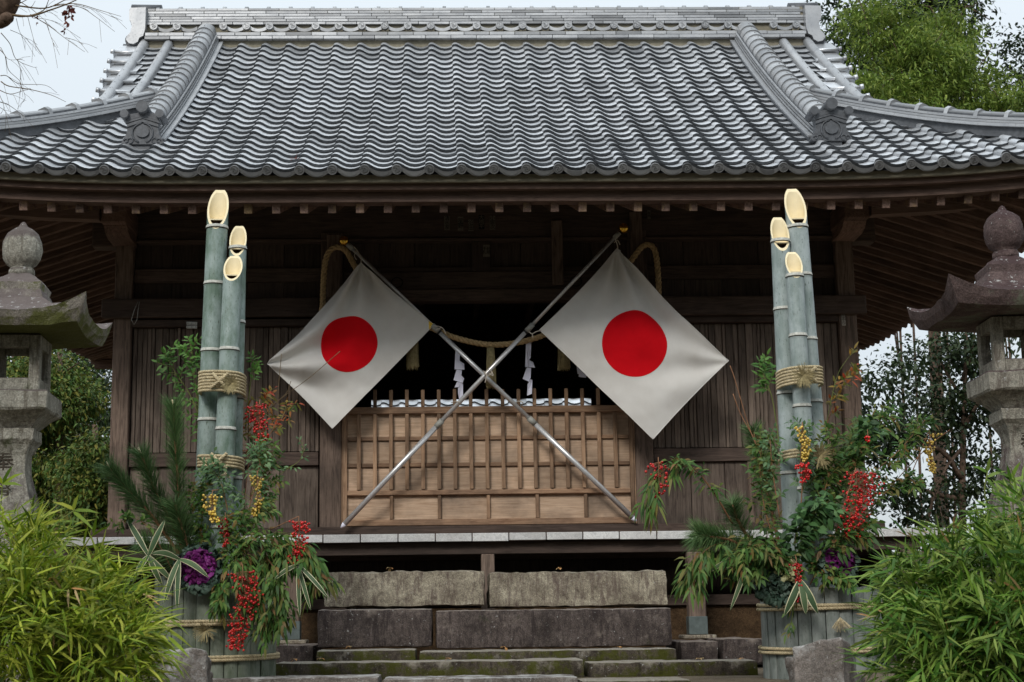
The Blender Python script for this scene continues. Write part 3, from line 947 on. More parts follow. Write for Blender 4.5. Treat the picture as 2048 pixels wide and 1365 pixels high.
# ---- posts
FL = 1.108                                         # veranda floor level
for x0, x1, y0, y1, ztop in ((-3.30, -3.145, 13.25, 13.42, 3.80), (3.145, 3.30, 13.25, 13.42, 3.80), (-1.475, -1.285, 13.24, 13.44, 3.86), (1.272, 1.438, 13.24, 13.44, 3.86),
                             (-3.30, -3.14, 17.8, 17.96, 3.8), (3.14, 3.30, 17.8, 17.96, 3.8)):
    box_part('post', x0, x1, y0, y1, FL + .002, ztop, M['wood_post'], b=.008)
# sill
box_part('sill_beam', -3.42, 3.42, 13.17, 13.235, FL + .004, 1.232, M['wood_dark'])
# upper beams
box_part('lintel_beam', -3.12, 3.14, 13.26, 13.44, 3.80, 4.12, M['wood_dark'], b=.008)
box_part('lintel_edge', -3.12, 3.14, 13.235, 13.44, 3.772, 3.797, M['wood_dark'])
for sx in (-1, 1):
    box_part('bracket_arm', min(sx * 3.13, sx * 3.52), max(sx * 3.13, sx * 3.52), 13.27, 13.43, 3.745, 4.02, M['wood_dark'], b=.01)
    # beam end running forward over the corner post
    m = MB().bx(sx * 3.22 - .11, sx * 3.22 + .11, 12.75, 13.262, 3.83, 4.02, .01)
    m.sweep([[(sx * 3.22 - .10, y, z0), (sx * 3.22 + .10, y, z0), (sx * 3.22 + .10, y, 3.832), (sx * 3.22 - .10, y, 3.832)] for y, z0 in ((12.84, 3.825), (12.90, 3.775), (13.0, 3.75), (13.26, 3.745))])
    part('beam_end', m, M['wood_darky'])
# head tie (nageshi) with projecting ends
box_part('tie_beam', -3.40, -1.49, 13.20, 13.248, 3.085, 3.255, M['wood_dark'], b=.008)
box_part('tie_beam', 1.45, 3.38, 13.20, 13.248, 3.07, 3.24, M['wood_dark'], b=.008)
for xa, xb_ in ((-3.14, -1.48), (1.44, 3.14)):
    box_part('door_head', xa, xb_, 13.255, 13.40, 3.012, 3.075, M['wood_dark'])
# upper wall panels
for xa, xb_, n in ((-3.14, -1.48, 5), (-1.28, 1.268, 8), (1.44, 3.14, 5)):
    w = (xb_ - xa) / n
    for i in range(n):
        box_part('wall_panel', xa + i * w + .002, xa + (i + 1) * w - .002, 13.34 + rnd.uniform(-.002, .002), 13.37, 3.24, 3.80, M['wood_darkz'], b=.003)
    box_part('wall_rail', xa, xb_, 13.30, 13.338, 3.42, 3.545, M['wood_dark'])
# centre bay: two-stage beam, hanging struts
box_part('centre_beam', -1.28, 1.268, 13.28, 13.39, 3.335, 3.50, M['wood_dark'], b=.008)
box_part('centre_beam', -1.28, 1.268, 13.25, 13.40, 3.225, 3.333, M['wood_dark'], b=.008)
box_part('strut', -.13, .035, 13.262, 13.33, 3.502, 3.772, M['wood_darkz'], b=.006)
box_part('strut', .585, .685, 13.215, 13.249, 3.36, 3.95, M['wood_post'], b=.006)
box_part('strut', 1.29, 1.40, 13.205, 13.238, 3.10, 4.02, M['wood_post'], b=.006)
box_part('strut', -1.42, -1.30, 13.205, 13.238, 3.26, 3.83, M['wood_post'], b=.006)
for sx in (-1, 1):
    m = MB().tube([(sx * .80 + .05 * math.cos(a), 13.277, 3.40 + .045 * math.sin(a)) for a in np.linspace(0, 2 * math.pi, 15)], .004, 5)
    part('carved_ring', m, M['ink'])

# side bays: narrow upright boards above, wide boards below
for xa, xb_ in ((-3.135, -1.49), (1.445, 3.135)):
    x = xa
    k = 0
    while x < xb_ - .02:
        w = rnd.choice((.030, .038, .046, .055, .066, .042))
        if xb_ - x - w < .03: w = xb_ - x
        dep = .0 if k % 9 else .012
        box_part('wall_board', x + .0022, x + w - .0022, 13.315 + rnd.uniform(-.008, .008) - dep, 13.36, 1.90, 3.01, M['wood_wall'], b=.004)
        x += w; k += 1
    box_part('wall_rail', xa, xb_, 13.28, 13.35, 1.775, 1.892, M['wood_dark'])
    n = 6
    ws = [rnd.uniform(.7, 1.2) for _ in range(n)]; tot = sum(ws); x = xa
    for w in ws:
        w = w / tot * (xb_ - xa)
        box_part('wall_panel', x + .003, x + w - .003, 13.32 + rnd.uniform(-.01, .006), 13.36, 1.235, 1.772, M['wood_wall'], b=.004)
        x += w
    box_part('wall_batten', (xa + xb_) / 2 - .02, (xa + xb_) / 2 + .025, 13.29, 13.308, 1.235, 1.774, M['wood_post'])

# side and rear walls, floor, ceiling
for sx in (-1, 1):
    for i in range(11):
        y = 13.43 + i * .395
        box_part('side_board', sx * 3.21 - .02, sx * 3.21 + .02, y, y + .39, 1.12, 4.2, M['wood_wall'], b=.003)
box_part('floor', -3.2, 3.2, 13.40, 17.95, 1.02, 1.10, M['wood_darky'], b=0)
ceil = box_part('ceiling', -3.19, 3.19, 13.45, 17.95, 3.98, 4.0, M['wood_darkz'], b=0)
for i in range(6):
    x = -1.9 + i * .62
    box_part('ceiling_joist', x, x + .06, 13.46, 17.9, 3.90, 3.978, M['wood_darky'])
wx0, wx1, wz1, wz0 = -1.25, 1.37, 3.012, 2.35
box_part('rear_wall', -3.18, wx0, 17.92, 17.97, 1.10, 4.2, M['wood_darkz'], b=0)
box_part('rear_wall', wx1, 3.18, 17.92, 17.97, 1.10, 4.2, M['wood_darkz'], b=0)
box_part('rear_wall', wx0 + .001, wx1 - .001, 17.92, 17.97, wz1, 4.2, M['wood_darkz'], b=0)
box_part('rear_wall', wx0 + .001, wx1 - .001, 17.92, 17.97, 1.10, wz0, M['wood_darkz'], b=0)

# ---- veranda
x = -3.41; i = 0
while x < 3.42:
    w = .293 + rnd.uniform(-.006, .006)
    q = MB().bx(x + .003, x + w - .003, 12.10, 13.165, 1.046 + rnd.uniform(-.005, .004), FL + rnd.uniform(-.002, .001), .004)
    pl = part('veranda_plank', q, M['wood_darky'])
    e = MB().bx(x + .004, x + w - .004, 12.088, 12.099, 1.045 + rnd.uniform(-.003, .004), FL - .001, .003)
    link('painted_end', e.mesh(M['plank_end'], 'painted_end'), pl)
    x += w
box_part('veranda_beam', -3.40, 3.40, 12.16, 12.28, .945, 1.040, M['wood_dark'])
box_part('veranda_beam', -3.40, 3.40, 12.95, 13.06, .93, 1.040, M['wood_dark'])
for xc, w in ((-1.605, .14), (1.59, .135), (-.055, .105), (3.3, .13), (-3.3, .13)):
    p = box_part('veranda_post', xc - w / 2, xc + w / 2, 12.12, 12.24, .30, .943 if abs(xc) > .5 else .943, M['wood_post'], b=.006)
    if abs(xc) > .5:
        e = MB().bx(xc - w / 2 - .006, xc + w / 2 + .006, 12.11, 12.25, .30, .44, .003)
        link('copper_sleeve', e.mesh(M['copper'], 'copper_sleeve'), p)
        e = MB().bx(xc - w / 2 - .06, xc + w / 2 + .06, 12.04, 12.32, .268, .298, .006)
        link('footing', e.mesh(M['step_pale'], 'footing'), p)
box_part('ground_sill', -3.3, -1.20, 12.62, 12.74, .53, .615, M['wood_dark'])
box_part('ground_sill', 1.15, 3.3, 12.62, 12.74, .53, .615, M['wood_dark'])
box_part('foundation_wall', -3.3, 3.3, 12.66, 12.80, .1, .528, M['earth'], b=0)
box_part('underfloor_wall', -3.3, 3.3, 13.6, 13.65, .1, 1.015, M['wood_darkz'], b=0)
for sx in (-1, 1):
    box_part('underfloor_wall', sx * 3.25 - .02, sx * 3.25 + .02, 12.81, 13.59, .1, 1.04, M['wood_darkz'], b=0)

# ---- lattice door leaf in the centre bay
door = part('lattice_gate', None)
def sub(name, x0, x1, y0, y1, z0, z1, mat, b=.004):
    return link(name, MB().bx(x0, x1, y0, y1, z0, z1, b).mesh(M[mat], name), door)
sub('gate_stile', -1.27, -1.235, 13.22, 13.27, 1.236, 2.27, 'door_slat')
sub('gate_stile', 1.228, 1.262, 13.22, 13.27, 1.236, 2.27, 'door_slat')
sub('gate_rail', -1.233, 1.226, 13.212, 13.262, 2.212, 2.272, 'door_rail')
sub('gate_rail', -1.233, 1.226, 13.216, 13.262, 1.502, 1.545, 'door_rail')
sub('gate_rail', -1.233, 1.226, 13.214, 13.262, 1.238, 1.292, 'door_rail')
for z in (1.980, 1.748):
    x = -1.233; 
    sub('gate_rail', -1.233, 1.226, 13.238, 13.255, z, z + .034, 'door_rail', .003)
for r_, (z0, z1) in enumerate(((1.98, 2.235), (1.75, 1.978), (1.52, 1.748))):
    for j in range(6):
        xa = -1.25 + j * .4155
        sub('gate_board', xa + .0008, xa + .4147, 13.2565 + rnd.uniform(0, .002), 13.268, z0, z1, 'door_board', .001)
for j in range(6):
    xa = -1.25 + j * .4155
    sub('gate_board', xa + .0008, xa + .4147, 13.2565, 13.268, 1.27, 1.53, 'door_board', .001)
sub('gate_back', -1.25, 1.243, 13.272, 13.276, 1.25, 2.24, 'door_board', 0)
for k in range(17):
    x = at(718 + k * 32.06, 900, 13.23).x
    tall = 1 <= k <= 15
    sub('gate_slat', x - .0165, x + .0165, 13.20 + .004, 13.2355, 1.548, 2.209, 'door_slat')
    if tall:
        sub('gate_slat', x - .016, x + .016, 13.214, 13.244, 2.274, 2.425 + rnd.uniform(-.004, .004), 'door_slat')
for u in (783, 879, 977, 1075, 1172):
    x = at(u, 1015, 13.23).x
    sub('gate_stud', x - .015, x + .015, 13.226, 13.255, 1.294, 1.500, 'door_slat')
for xx in (-1.283, 1.2645):
    sub('gate_stile', xx, xx + .011, 13.225, 13.30, 1.236, 3.22, 'door_slat', .002)

# ---- writing on pasted slips
def glyph_mesh(txt, size, mat):
    c = bpy.data.curves.new('t', 'FONT'); c.body = txt; c.size = size; c.align_x = 'CENTER'; c.align_y = 'CENTER'; c.space_line = .86; c.resolution_u = 2
    c.extrude = .0006
    o = bpy.data.objects.new('t', c); COL.objects.link(o)
    bpy.context.view_layer.update()
    me = bpy.data.meshes.new_from_object(o.evaluated_get(bpy.context.evaluated_depsgraph_get()))
    bpy.data.objects.remove(o); bpy.data.curves.remove(c)
    me.materials.clear(); me.materials.append(mat)
    return me
UPX = Matrix.Rotation(rad(90), 4, 'X')
def paper_slip(u, v, w, h, Y, txt, size, pmat='slip', imat='ink', lab=None):
    p = at(u, v, Y)
    q = MB().bx(p.x - w / 2, p.x + w / 2, Y - .003, Y - .001, p.z - h / 2, p.z + h / 2)
    s_ = part('paper_slip', q, M[pmat], label=lab)
    if txt:
        o = link('lettering', glyph_mesh(txt, size, M[imat]), s_)
        o.matrix_local = Matrix.Translation((p.x, Y - .0045, p.z)) @ UPX
for u, v, h, txt, pm, im in ((894, 447, .13, '清\n水\n家', 'slip', 'ink'), (921, 448, .13, '星\n野', 'slip', 'ink'), (942, 451, .11, '沼\n田', 'slip', 'ink'), (963, 445, .13, '大\n橋\n平', 'ink', 'slip'), (985, 446, .13, '小\n堀\n次', 'slip', 'ink')):
    paper_slip(u, v, .05, h, 13.258, txt, .047 if txt.count('\n') == 2 else .055, pm, im)
paper_slip(973, 502, .062, .11, 13.260, '千社\n札納', .036)
paper_slip(1687, 640, .034, .108, 13.248, '田\n中\nら', .036, 'slip_pale', 'ink', lab='pale slip with black writing on the right corner post')
paper_slip(1298, 430, .03, .08, 13.233, '奉\n納', .03)
p = at(384, 651, 13.25)
m = MB().bx(p.x - .047, p.x + .047, 13.242, 13.252, p.z + .003, p.z + .030, .001).bx(p.x - .047, p.x + .047, 13.242, 13.252, p.z - .030, p.z - .003, .001)
hp = part('hinge_plate', m, M['zinc'])
m = MB()
for dx in (-.035, 0, .035):
    for dz in (-.017, .017): m.lathe([(.004, 0), (.004, .003)], (p.x + dx, 13.240, p.z + dz), 6, False, 'Y')
link('screws', m.mesh(M['black'], 'screws'), hp)
m = MB().tube([at(u, v, 13.19) for u, v in ((276, 604), (268, 622), (263, 640), (268, 650), (274, 640), (276, 622), (279, 604))], .003, 5)
part('wire_loop', m, M['zinc'])

# ================================================================== STONES
def rock_mb(c, d, r=.02, amp=.008, step=.05, R=None, seed=0.0, nsc=9.0):
    """hewn block: rounded box with a rough, uneven skin"""
    m = MB(); h = Vector(d) / 2; c = Vector(c)
    r = min(r, min(h) * .9)
    for ax in range(3):
        a1, a2 = (ax + 1) % 3, (ax + 2) % 3
        n1 = max(2, min(60, int(d[a1] / step))); n2 = max(2, min(60, int(d[a2] / step)))
        for sg in (-1, 1):
            vs = []
            for i in range(n1 + 1):
                for j in range(n2 + 1):
                    p = Vector((0, 0, 0)); p[ax] = sg * h[ax]
                    p[a1] = -h[a1] + d[a1] * i / n1; p[a2] = -h[a2] + d[a2] * j / n2
                    q = Vector([max(-(h[k] - r), min(h[k] - r, p[k])) for k in range(3)])
                    o = p - q; o = o.normalized() if o.length > 1e-9 else o
                    p = q + o * r
                    w = Vector((p.x + seed * 3.1, p.y + seed, p.z))
                    f = noise.noise(w * nsc) + .55 * noise.noise(w * nsc * 2.7) + .3 * noise.noise(w * nsc * 6)
                    p = p + o * (f * amp - amp)
                    if R is not None: p = R @ p
                    vs.append(c + p)
            fs = [(i * (n2 + 1) + j, (i + 1) * (n2 + 1) + j, (i + 1) * (n2 + 1) + j + 1, i * (n2 + 1) + j + 1) for i in range(n1) for j in range(n2)]
            if sg < 0: fs = [f[::-1] for f in fs]
            m.add(vs, fs, True)
    return m
def stone_px(u0, u1, v0, v1, Y, depth, mat, parent, seed, amp=.008, name='step_stone', r=.022, z1=None, label=None):
    a, b_ = at(u0, v0, Y), at(u1, v1, Y)
    zt = at((u0 + u1) / 2, v0, Y).z
    x0, x1 = a.x + .002, b_.x - .002
    zb_ = z1 if z1 is not None else at((u0 + u1) / 2, v1, Y).z
    m = rock_mb(((x0 + x1) / 2, Y + depth / 2, (zt + zb_) / 2), (x1 - x0, depth, zt - zb_), r, amp, .035, seed=seed)
    return link(name, m.mesh(M[mat], name), parent, label=label)
steps = thing('stone_steps', 'worn stone steps leading up to the hall veranda', 'steps')
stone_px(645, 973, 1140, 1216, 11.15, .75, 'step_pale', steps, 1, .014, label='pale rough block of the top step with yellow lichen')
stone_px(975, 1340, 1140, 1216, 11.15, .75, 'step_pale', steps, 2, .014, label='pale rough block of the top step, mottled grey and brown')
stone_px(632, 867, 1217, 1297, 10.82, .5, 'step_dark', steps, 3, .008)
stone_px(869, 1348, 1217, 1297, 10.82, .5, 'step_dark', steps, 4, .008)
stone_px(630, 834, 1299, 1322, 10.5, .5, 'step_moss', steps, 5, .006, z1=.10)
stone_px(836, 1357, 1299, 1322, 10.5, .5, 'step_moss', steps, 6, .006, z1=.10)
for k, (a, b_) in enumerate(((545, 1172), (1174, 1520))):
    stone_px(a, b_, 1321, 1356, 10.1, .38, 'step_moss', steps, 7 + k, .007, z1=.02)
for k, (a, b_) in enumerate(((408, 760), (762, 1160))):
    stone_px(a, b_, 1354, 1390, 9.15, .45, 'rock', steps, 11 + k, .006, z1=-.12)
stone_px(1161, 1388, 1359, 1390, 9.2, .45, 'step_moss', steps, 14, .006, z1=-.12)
for k in range(5):
    m = rock_mb((0, 8.75 - k * .36, -.02 - .17 * k - .1), (3.1, .42, .2), .02, .006, .08, seed=20 + k)
    link('step_stone', m.mesh(M['step_moss'], 'step_stone'), steps)
rebase(steps, (0, 9.9, 0.1))
kerb = thing('foundation_kerb', 'dark lichened kerb stones under the veranda posts', 'kerb')
for k, (a, b_, v) in enumerate(((548, 629, 1289), (1358, 1440, 1281), (1442, 1530, 1276))):
    stone_px(a, b_, v, 1322, 11.35, .8, 'step_dark', kerb, 30 + k, .008, 'kerb_stone', z1=.09)
for k in range(5):
    for sx in (-1, 1):
        x = sx * (2.0 + k * .42)
        m = rock_mb((x, 11.9, .17), (.41, .7, .2), .02, .008, .08, seed=40 + k + sx)
        link('kerb_stone', m.mesh(M['step_dark'], 'kerb_stone'), kerb)
rebase(kerb, (0, 11.9, 0.1))
def boulder(lab, u, v, Y, d, R, seed):
    p = at(u, v, Y)
    m = rock_mb((0, 0, 0), d, .05, .035, .025, R=R, seed=seed, nsc=3.6)
    o = m.build('boulder', M['rock'], None, label=lab, cat='rock', group='sloping side stones of the steps')
    o.location = p
boulder('grey weathered side stone left of the steps, half under bamboo grass', 365, 1372, 8.3, (.34, .9, .26), Matrix.Rotation(rad(-14), 3, 'X') @ Matrix.Rotation(rad(8), 3, 'Z'), 51)
boulder('squared side stone right of the steps with a white lichen patch', 1665, 1372, 8.3, (.32, .9, .34), Matrix.Rotation(rad(-16), 3, 'X') @ Matrix.Rotation(rad(-22), 3, 'Z'), 53)
boulder('small dark stone wedged against the right bamboo barrel', 1590, 1345, 8.9, (.10, .18, .22), Matrix.Rotation(rad(10), 3, 'Z'), 55)

# ================================================================== STONE LANTERNS
def sqloft(secs, n=7):
    """secs: (half, z, corner_lift, corner_out)"""
    m = MB(); rings = []
    for s_, z, li, co in secs:
        ring = []
        for side in range(4):
            for i in range(n):
                t = -1 + 2 * i / n
                k = abs(t) ** 3
                p = Vector((s_ * t * (1 + co * k), -s_ * (1 + co * k), z + li * k))
                ring.append(Matrix.Rotation(rad(90) * side, 3, 'Z') @ p)
        rings.append(ring)
    out = []
    for q in rings:
        out.append([p + Vector([noise.noise(p * 11 + Vector((k * 7, 0, 0))) for k in range(3)]) * .008 + Vector([noise.noise(p * 31 + Vector((k * 9, 0, 0))) for k in range(3)]) * .004 for p in q])
    m.sweep(out)
    return m
def lantern(x, y, dz, rot, matn, lab, ks=1.0):
    root = thing('stone_lantern', lab, 'stone lantern', 'pair of stone lanterns', (x, y, .28))
    mt = M[matn]
    T = Matrix.Rotation(rad(rot), 4, 'Z')
    def add(name, mb, mat=mt, par=root):
        me = mb.mesh(mat, name); me.transform(Matrix.Translation((0, 0, dz - (.28 if par is root else 0)) if par is root else (0, 0, 0)))
        o = link(name, me, par)
        if par is root: o.matrix_local = T
        return o
    up = M['purple_stone'] if matn == 'granite2' else M['granite']
    capm = M['purple_stone'] if matn == 'granite2' else M['mossy_cap']
    f = MB().lathe([(.07, 2.39), (.075, 2.405), (.072, 2.425), (.062, 2.44), (.085, 2.455), (.104, 2.49), (.112, 2.54), (.108, 2.59), (.088, 2.635), (.055, 2.662), (.025, 2.678), (.014, 2.70), (.005, 2.708)], (0, 0, 0), 24)
    f.v = [tuple(Vector(p) + Vector([noise.noise(Vector(p) * 14 + Vector((k * 5, 0, 0))) for k in range(3)]) * .006) for p in f.v]
    add('finial', f, up)
    add('neck', sqloft([(.10, 2.275, 0, 0), (.138, 2.285, 0, 0), (.142, 2.33, 0, 0), (.125, 2.352, 0, -.05), (.09, 2.375, 0, -.12), (.06, 2.395, 0, -.2)]), capm)
    add('cap', sqloft([(.16, 2.035, 0, 0), (.30 * ks, 2.03, .004, 0), (.375 * ks, 2.035, .022, .03), (.40 * ks, 2.075, .06, .05), (.415 * ks, 2.115, .095, .06), (.37 * ks, 2.125, .065, .04), (.30, 2.145, .03, .02), (.22, 2.185, .008, 0), (.165, 2.235, 0, 0), (.145, 2.285, 0, 0)], 12), capm)
    b_ = MB()
    for sx in (-1, 1):
        for sy in (-1, 1):
            b_.bx(sx * .125 - .03, sx * .125 + .03, sy * .125 - .03, sy * .125 + .03, 1.71, 2.028, .006)
    for sx in (-1, 1):
        b_.bx(-.094, .094, sx * .128 - .024, sx * .128 + .024, 1.71, 1.785, .004)
        b_.bx(-.094, .094, sx * .128 - .024, sx * .128 + .024, 1.955, 2.028, .004)
        b_.bx(sx * .128 - .024, sx * .128 + .024, -.094, .094, 1.71, 1.785, .004)
        b_.bx(sx * .128 - .024, sx * .128 + .024, -.094, .094, 1.955, 2.028, .004)
    add('fire_box', b_)
    add('platform', sqloft([(.10, 1.50, 0, 0), (.13, 1.535, 0, 0), (.17, 1.575, 0, 0), (.205, 1.60, 0, 0), (.213, 1.612, 0, 0), (.213, 1.70, 0, 0), (.205, 1.708, 0, 0)], 6))
    sh = add('shaft', sqloft([(.22, .30, 0, 0), (.20, .62, 0, 0), (.19, .85, 0, 0), (.150, 1.02, 0, 0), (.108, 1.16, 0, 0), (.084, 1.26, 0, 0), (.078, 1.32, 0, 0), (.084, 1.37, 0, 0), (.108, 1.42, 0, 0), (.128, 1.445, 0, 0), (.128, 1.505, 0, 0)], 6))
    for ch, zc, sz in (('奉', 1.32, .12), ('燈', 1.15, .12)):
        me = glyph_mesh(ch, sz, M['carve'])
        s_ = np.interp(zc, [1.02, 1.16, 1.26, 1.32], [.15, .108, .084, .078])
        o = link('carved_character', me, sh)
        o.matrix_local = Matrix.Translation((-.035 if x < 0 else .03, -s_ - .006, zc + dz - .28)) @ Matrix.Rotation(rad(90) + (.18 if zc < 1.3 else 0), 4, 'X')
    add('base', sqloft([(.34, .0, 0, 0), (.35, .1, 0, 0), (.34, .22, 0, 0), (.24, .30, 0, 0)], 6))
    return root
lantern(-2.79, 8.5, .0, 3, 'granite', 'grey stone lantern with mossy roof edge, beside the left bamboo grass', 1.02)
lantern(2.86, 8.5, .06, -3, 'granite2', 'purple-brown lichened stone lantern, beside the right bamboo grass', 1.07)

# ================================================================== ROPES
def rope_mb(pts, R, strands=3, pitch=None, seg=None, n=6):
    """twisted rope along a polyline"""
    pts = [Vector(p) for p in pts]
    # resample
    L = [0]
    for a, b_ in zip(pts, pts[1:]): L.append(L[-1] + (b_ - a).length)
    tot = L[-1]; pitch = pitch or R * 7; seg = seg or pitch / 9
    N = max(4, int(tot / seg)); P = []
    for i in range(N + 1):
        s_ = tot * i / N; k = 0
        while k < len(L) - 2 and L[k + 1] < s_: k += 1
        P.append(pts[k].lerp(pts[k + 1], (s_ - L[k]) / max(1e-9, L[k + 1] - L[k])))
    m = MB(); nr = None; fr = []
    for i in range(N + 1):
        t = (P[min(i + 1, N)] - P[max(i - 1, 0)]).normalized()
        nr = t.orthogonal().normalized() if nr is None else (nr - t * nr.dot(t)).normalized()
        fr.append((nr, t.cross(nr)))
    for k in range(strands):
        q = []
        for i in range(N + 1):
            a = 2 * math.pi * (k / strands + tot * i / N / pitch)
            q.append(P[i] + (fr[i][0] * math.cos(a) + fr[i][1] * math.sin(a)) * R * .5)
        m.tube(q, R * .56, n)
    return m
def smooth_path(pts, n=8):
    """Catmull-Rom through points"""
    P = [Vector(p) for p in pts]; P = [P[0] * 2 - P[1]] + P + [P[-1] * 2 - P[-2]]; out = []
    for i in range(1, len(P) - 2):
        for k in range(n):
            t = k / n
            out.append(.5 * ((2 * P[i]) + (P[i + 1] - P[i - 1]) * t + (2 * P[i - 1] - 5 * P[i] + 4 * P[i + 1] - P[i + 2]) * t * t + (3 * P[i] - P[i - 1] - 3 * P[i + 1] + P[i + 2]) * t ** 3))
    out.append(P[-2]); return out
YR_ = 13.12
path = [(640, 640), (645, 612), (647, 560), (653, 515), (668, 496), (690, 500), (708, 530), (735, 575), (790, 618), (850, 650), (905, 674), (950, 686), (985, 690), (1020, 688), (1060, 680), (1100, 664), (1160, 625), (1220, 572), (1262, 522), (1282, 496), (1298, 490), (1310, 503), (1316, 545), (1318, 600)]
pp = smooth_path([at(u, v, YR_) for u, v in path], 6)
shime = rope_mb(pp, .026, 3, .13).build('sacred_rope', M['rope'], None, label='thick twisted straw rope hung in swags across the open doorway', cat='rope')
def tassel(u, v0, v1, w0, w1, lab):
    a, b_ = at(u, v0, YR_), at(u, v1, YR_); m = MB(); h = a.z - b_.z
    pxm = 13.12 / FPX
    core = MB().lathe([(w0 * pxm * .5, 0), (w0 * pxm * .62, -.25 * h), (w1 * pxm * .46, -.97 * h)], tuple(a), 14)
    o = core.build('straw_tassel', M['straw'], None, label=lab, cat='tassel', group='straw tassels hanging from the sacred rope')
    m = MB()
    for i in range(90):
        an = rnd.uniform(0, 2 * math.pi); r0 = w0 * pxm * .5 * rnd.uniform(.7, 1.05); r1 = w1 * pxm * .5 * rnd.uniform(.6, 1.08)
        d = Vector((math.cos(an), math.sin(an), 0))
        m.tube([a + d * r0, a + d * ((r0 + r1) * .55) - Vector((0, 0, h * .4)), a + d * r1 - Vector((0, 0, h * rnd.uniform(.93, 1.04)))], .0022, 3, caps=False)
    link('straw_strands', m.mesh(M['straw'], 'straw_strands'), o, kind='stuff')
    return o
tassel(825, 655, 738, 17, 25, 'short straw tassel just right of the left flag')
tassel(981, 696, 776, 14, 21, 'long straw tassel behind the crossing of the poles')
tassel(1126, 672, 740, 17, 26, 'short straw tassel at the edge of the right flag')
tassel(700, 640, 720, 17, 25, 'straw tassel hidden behind the left flag')
tassel(1240, 600, 690, 17, 25, 'straw tassel hidden behind the right flag')
def shide(polys, lab):
    m = MB()
    for k, (pl, dy) in enumerate(polys):
        pts = [at(u, v, 13.14 + dy + .012 * ((i % 2) - .5)) for i, (u, v) in enumerate(pl)]
        m.add(pts, [tuple(range(len(pts)))]); m.add([p + Vector((0, .0012, 0)) for p in pts], [tuple(range(len(pts)))[::-1]])
    m.build('paper_streamer', M['paper'], None, label=lab, cat='paper streamer', group='white zigzag paper streamers on the sacred rope')
zx = lambda L: [(880 + a / 6.827, 640 + b_ / 6.827) for a, b_ in L]
shide([(zx([(212, 370), (275, 420), (268, 560), (330, 600), (333, 682), (198, 676)]), 0), (zx([(225, 680), (300, 684), (292, 760), (330, 800), (310, 862), (184, 824)]), .006), (zx([(232, 845), (275, 860), (262, 915), (198, 925)]), .0), (zx([(248, 850), (312, 862), (316, 1040), (262, 1090), (245, 1000)]), .008)], 'white zigzag paper streamer left of the crossed poles')
shide([(zx([(1174, 312), (1248, 302), (1238, 520), (1212, 556), (1204, 645), (1163, 645)]), 0), (zx([(1214, 548), (1270, 575), (1298, 655), (1206, 645)]), -.006), (zx([(1185, 650), (1244, 655), (1238, 790), (1215, 846), (1128, 806)]), .006), (zx([(1236, 812), (1260, 822), (1254, 1010), (1190, 1036), (1196, 880)]), 0)], 'white zigzag paper streamer right of the crossed poles')
shide([([(1152, 722), (1172, 722), (1178, 735), (1174, 752), (1155, 748)], 0), ([(1160, 735), (1174, 748), (1172, 756), (1157, 754)], .006)], 'paper streamer peeping out below the right flag')

# ================================================================== FLAGS AND POLES
def proj(p):
    q = ROT.transposed() @ (Vector(p) - CAM)
    return CXP + FPX * q.x / -q.z, CYP - FPX * q.y / -q.z
def on_line(A, B, u, v):
    best = min((((proj(A.lerp(B, i / 400))[0] - u) ** 2 + (proj(A.lerp(B, i / 400))[1] - v) ** 2), i / 400) for i in range(401))
    return A.lerp(B, best[1])
def flagpole(tip, ball, Y0, Y1, c1, c2, thin_to, lab):
    A, B = at(*tip, Y0), at(*ball, Y1)
    root = thing('flagpole', lab, 'flagpole', 'crossed flagpoles', tuple(A))
    ax = (B - A).normalized()
    def p(name, pts, r, mat, n=14):
        m = MB().tube([q - A for q in pts], r, n)
        return link(name, m.mesh(M[mat], name), root)
    C1, C2 = on_line(A, B, *c1), on_line(A, B, *c2)
    p('pole_section', [A + ax * .045, C2], .0225, 'steel'); p('pole_section', [C2, C1], .0195, 'steel')
    E_ = on_line(A, B, *thin_to)
    p('pole_section', [C1, E_], .0145, 'steel')
    p('collar', [C1 - ax * .03, C1 + ax * .05], .024, 'collar'); p('ring', [C1 - ax * .048, C1 - ax * .031], .0235, 'black')
    p('collar', [C2 - ax * .03, C2 + ax * .045], .0265, 'collar')
    p('collar', [E_ - ax * .02, E_ + ax * .045], .022, 'collar')
    p('end_cap', [A, A + ax * .02, A + ax * .047], [.006, .016, .0225], 'paper')
    p('neck', [E_ + ax * .04, B], .009, 'black')
    m = MB().lathe([(.044 * math.sin(a), -.044 * math.cos(a)) for a in np.linspace(.05, math.pi - .05, 13)], tuple(B - A), 20)
    link('ball_finial', m.mesh(M['gold'], 'ball_finial'), root)
    return A, B
PL = flagpole((1273, 1043), (688, 482), 13.13, 12.90, (873, 657), (1068, 840), (703, 496), 'steel flagpole with gold ball leaning up to the left')
PR = flagpole((682, 1056), (1247, 457), 13.09, 12.72, (1059, 658), (878, 849), (1231, 473), 'steel flagpole with gold ball leaning up to the right')

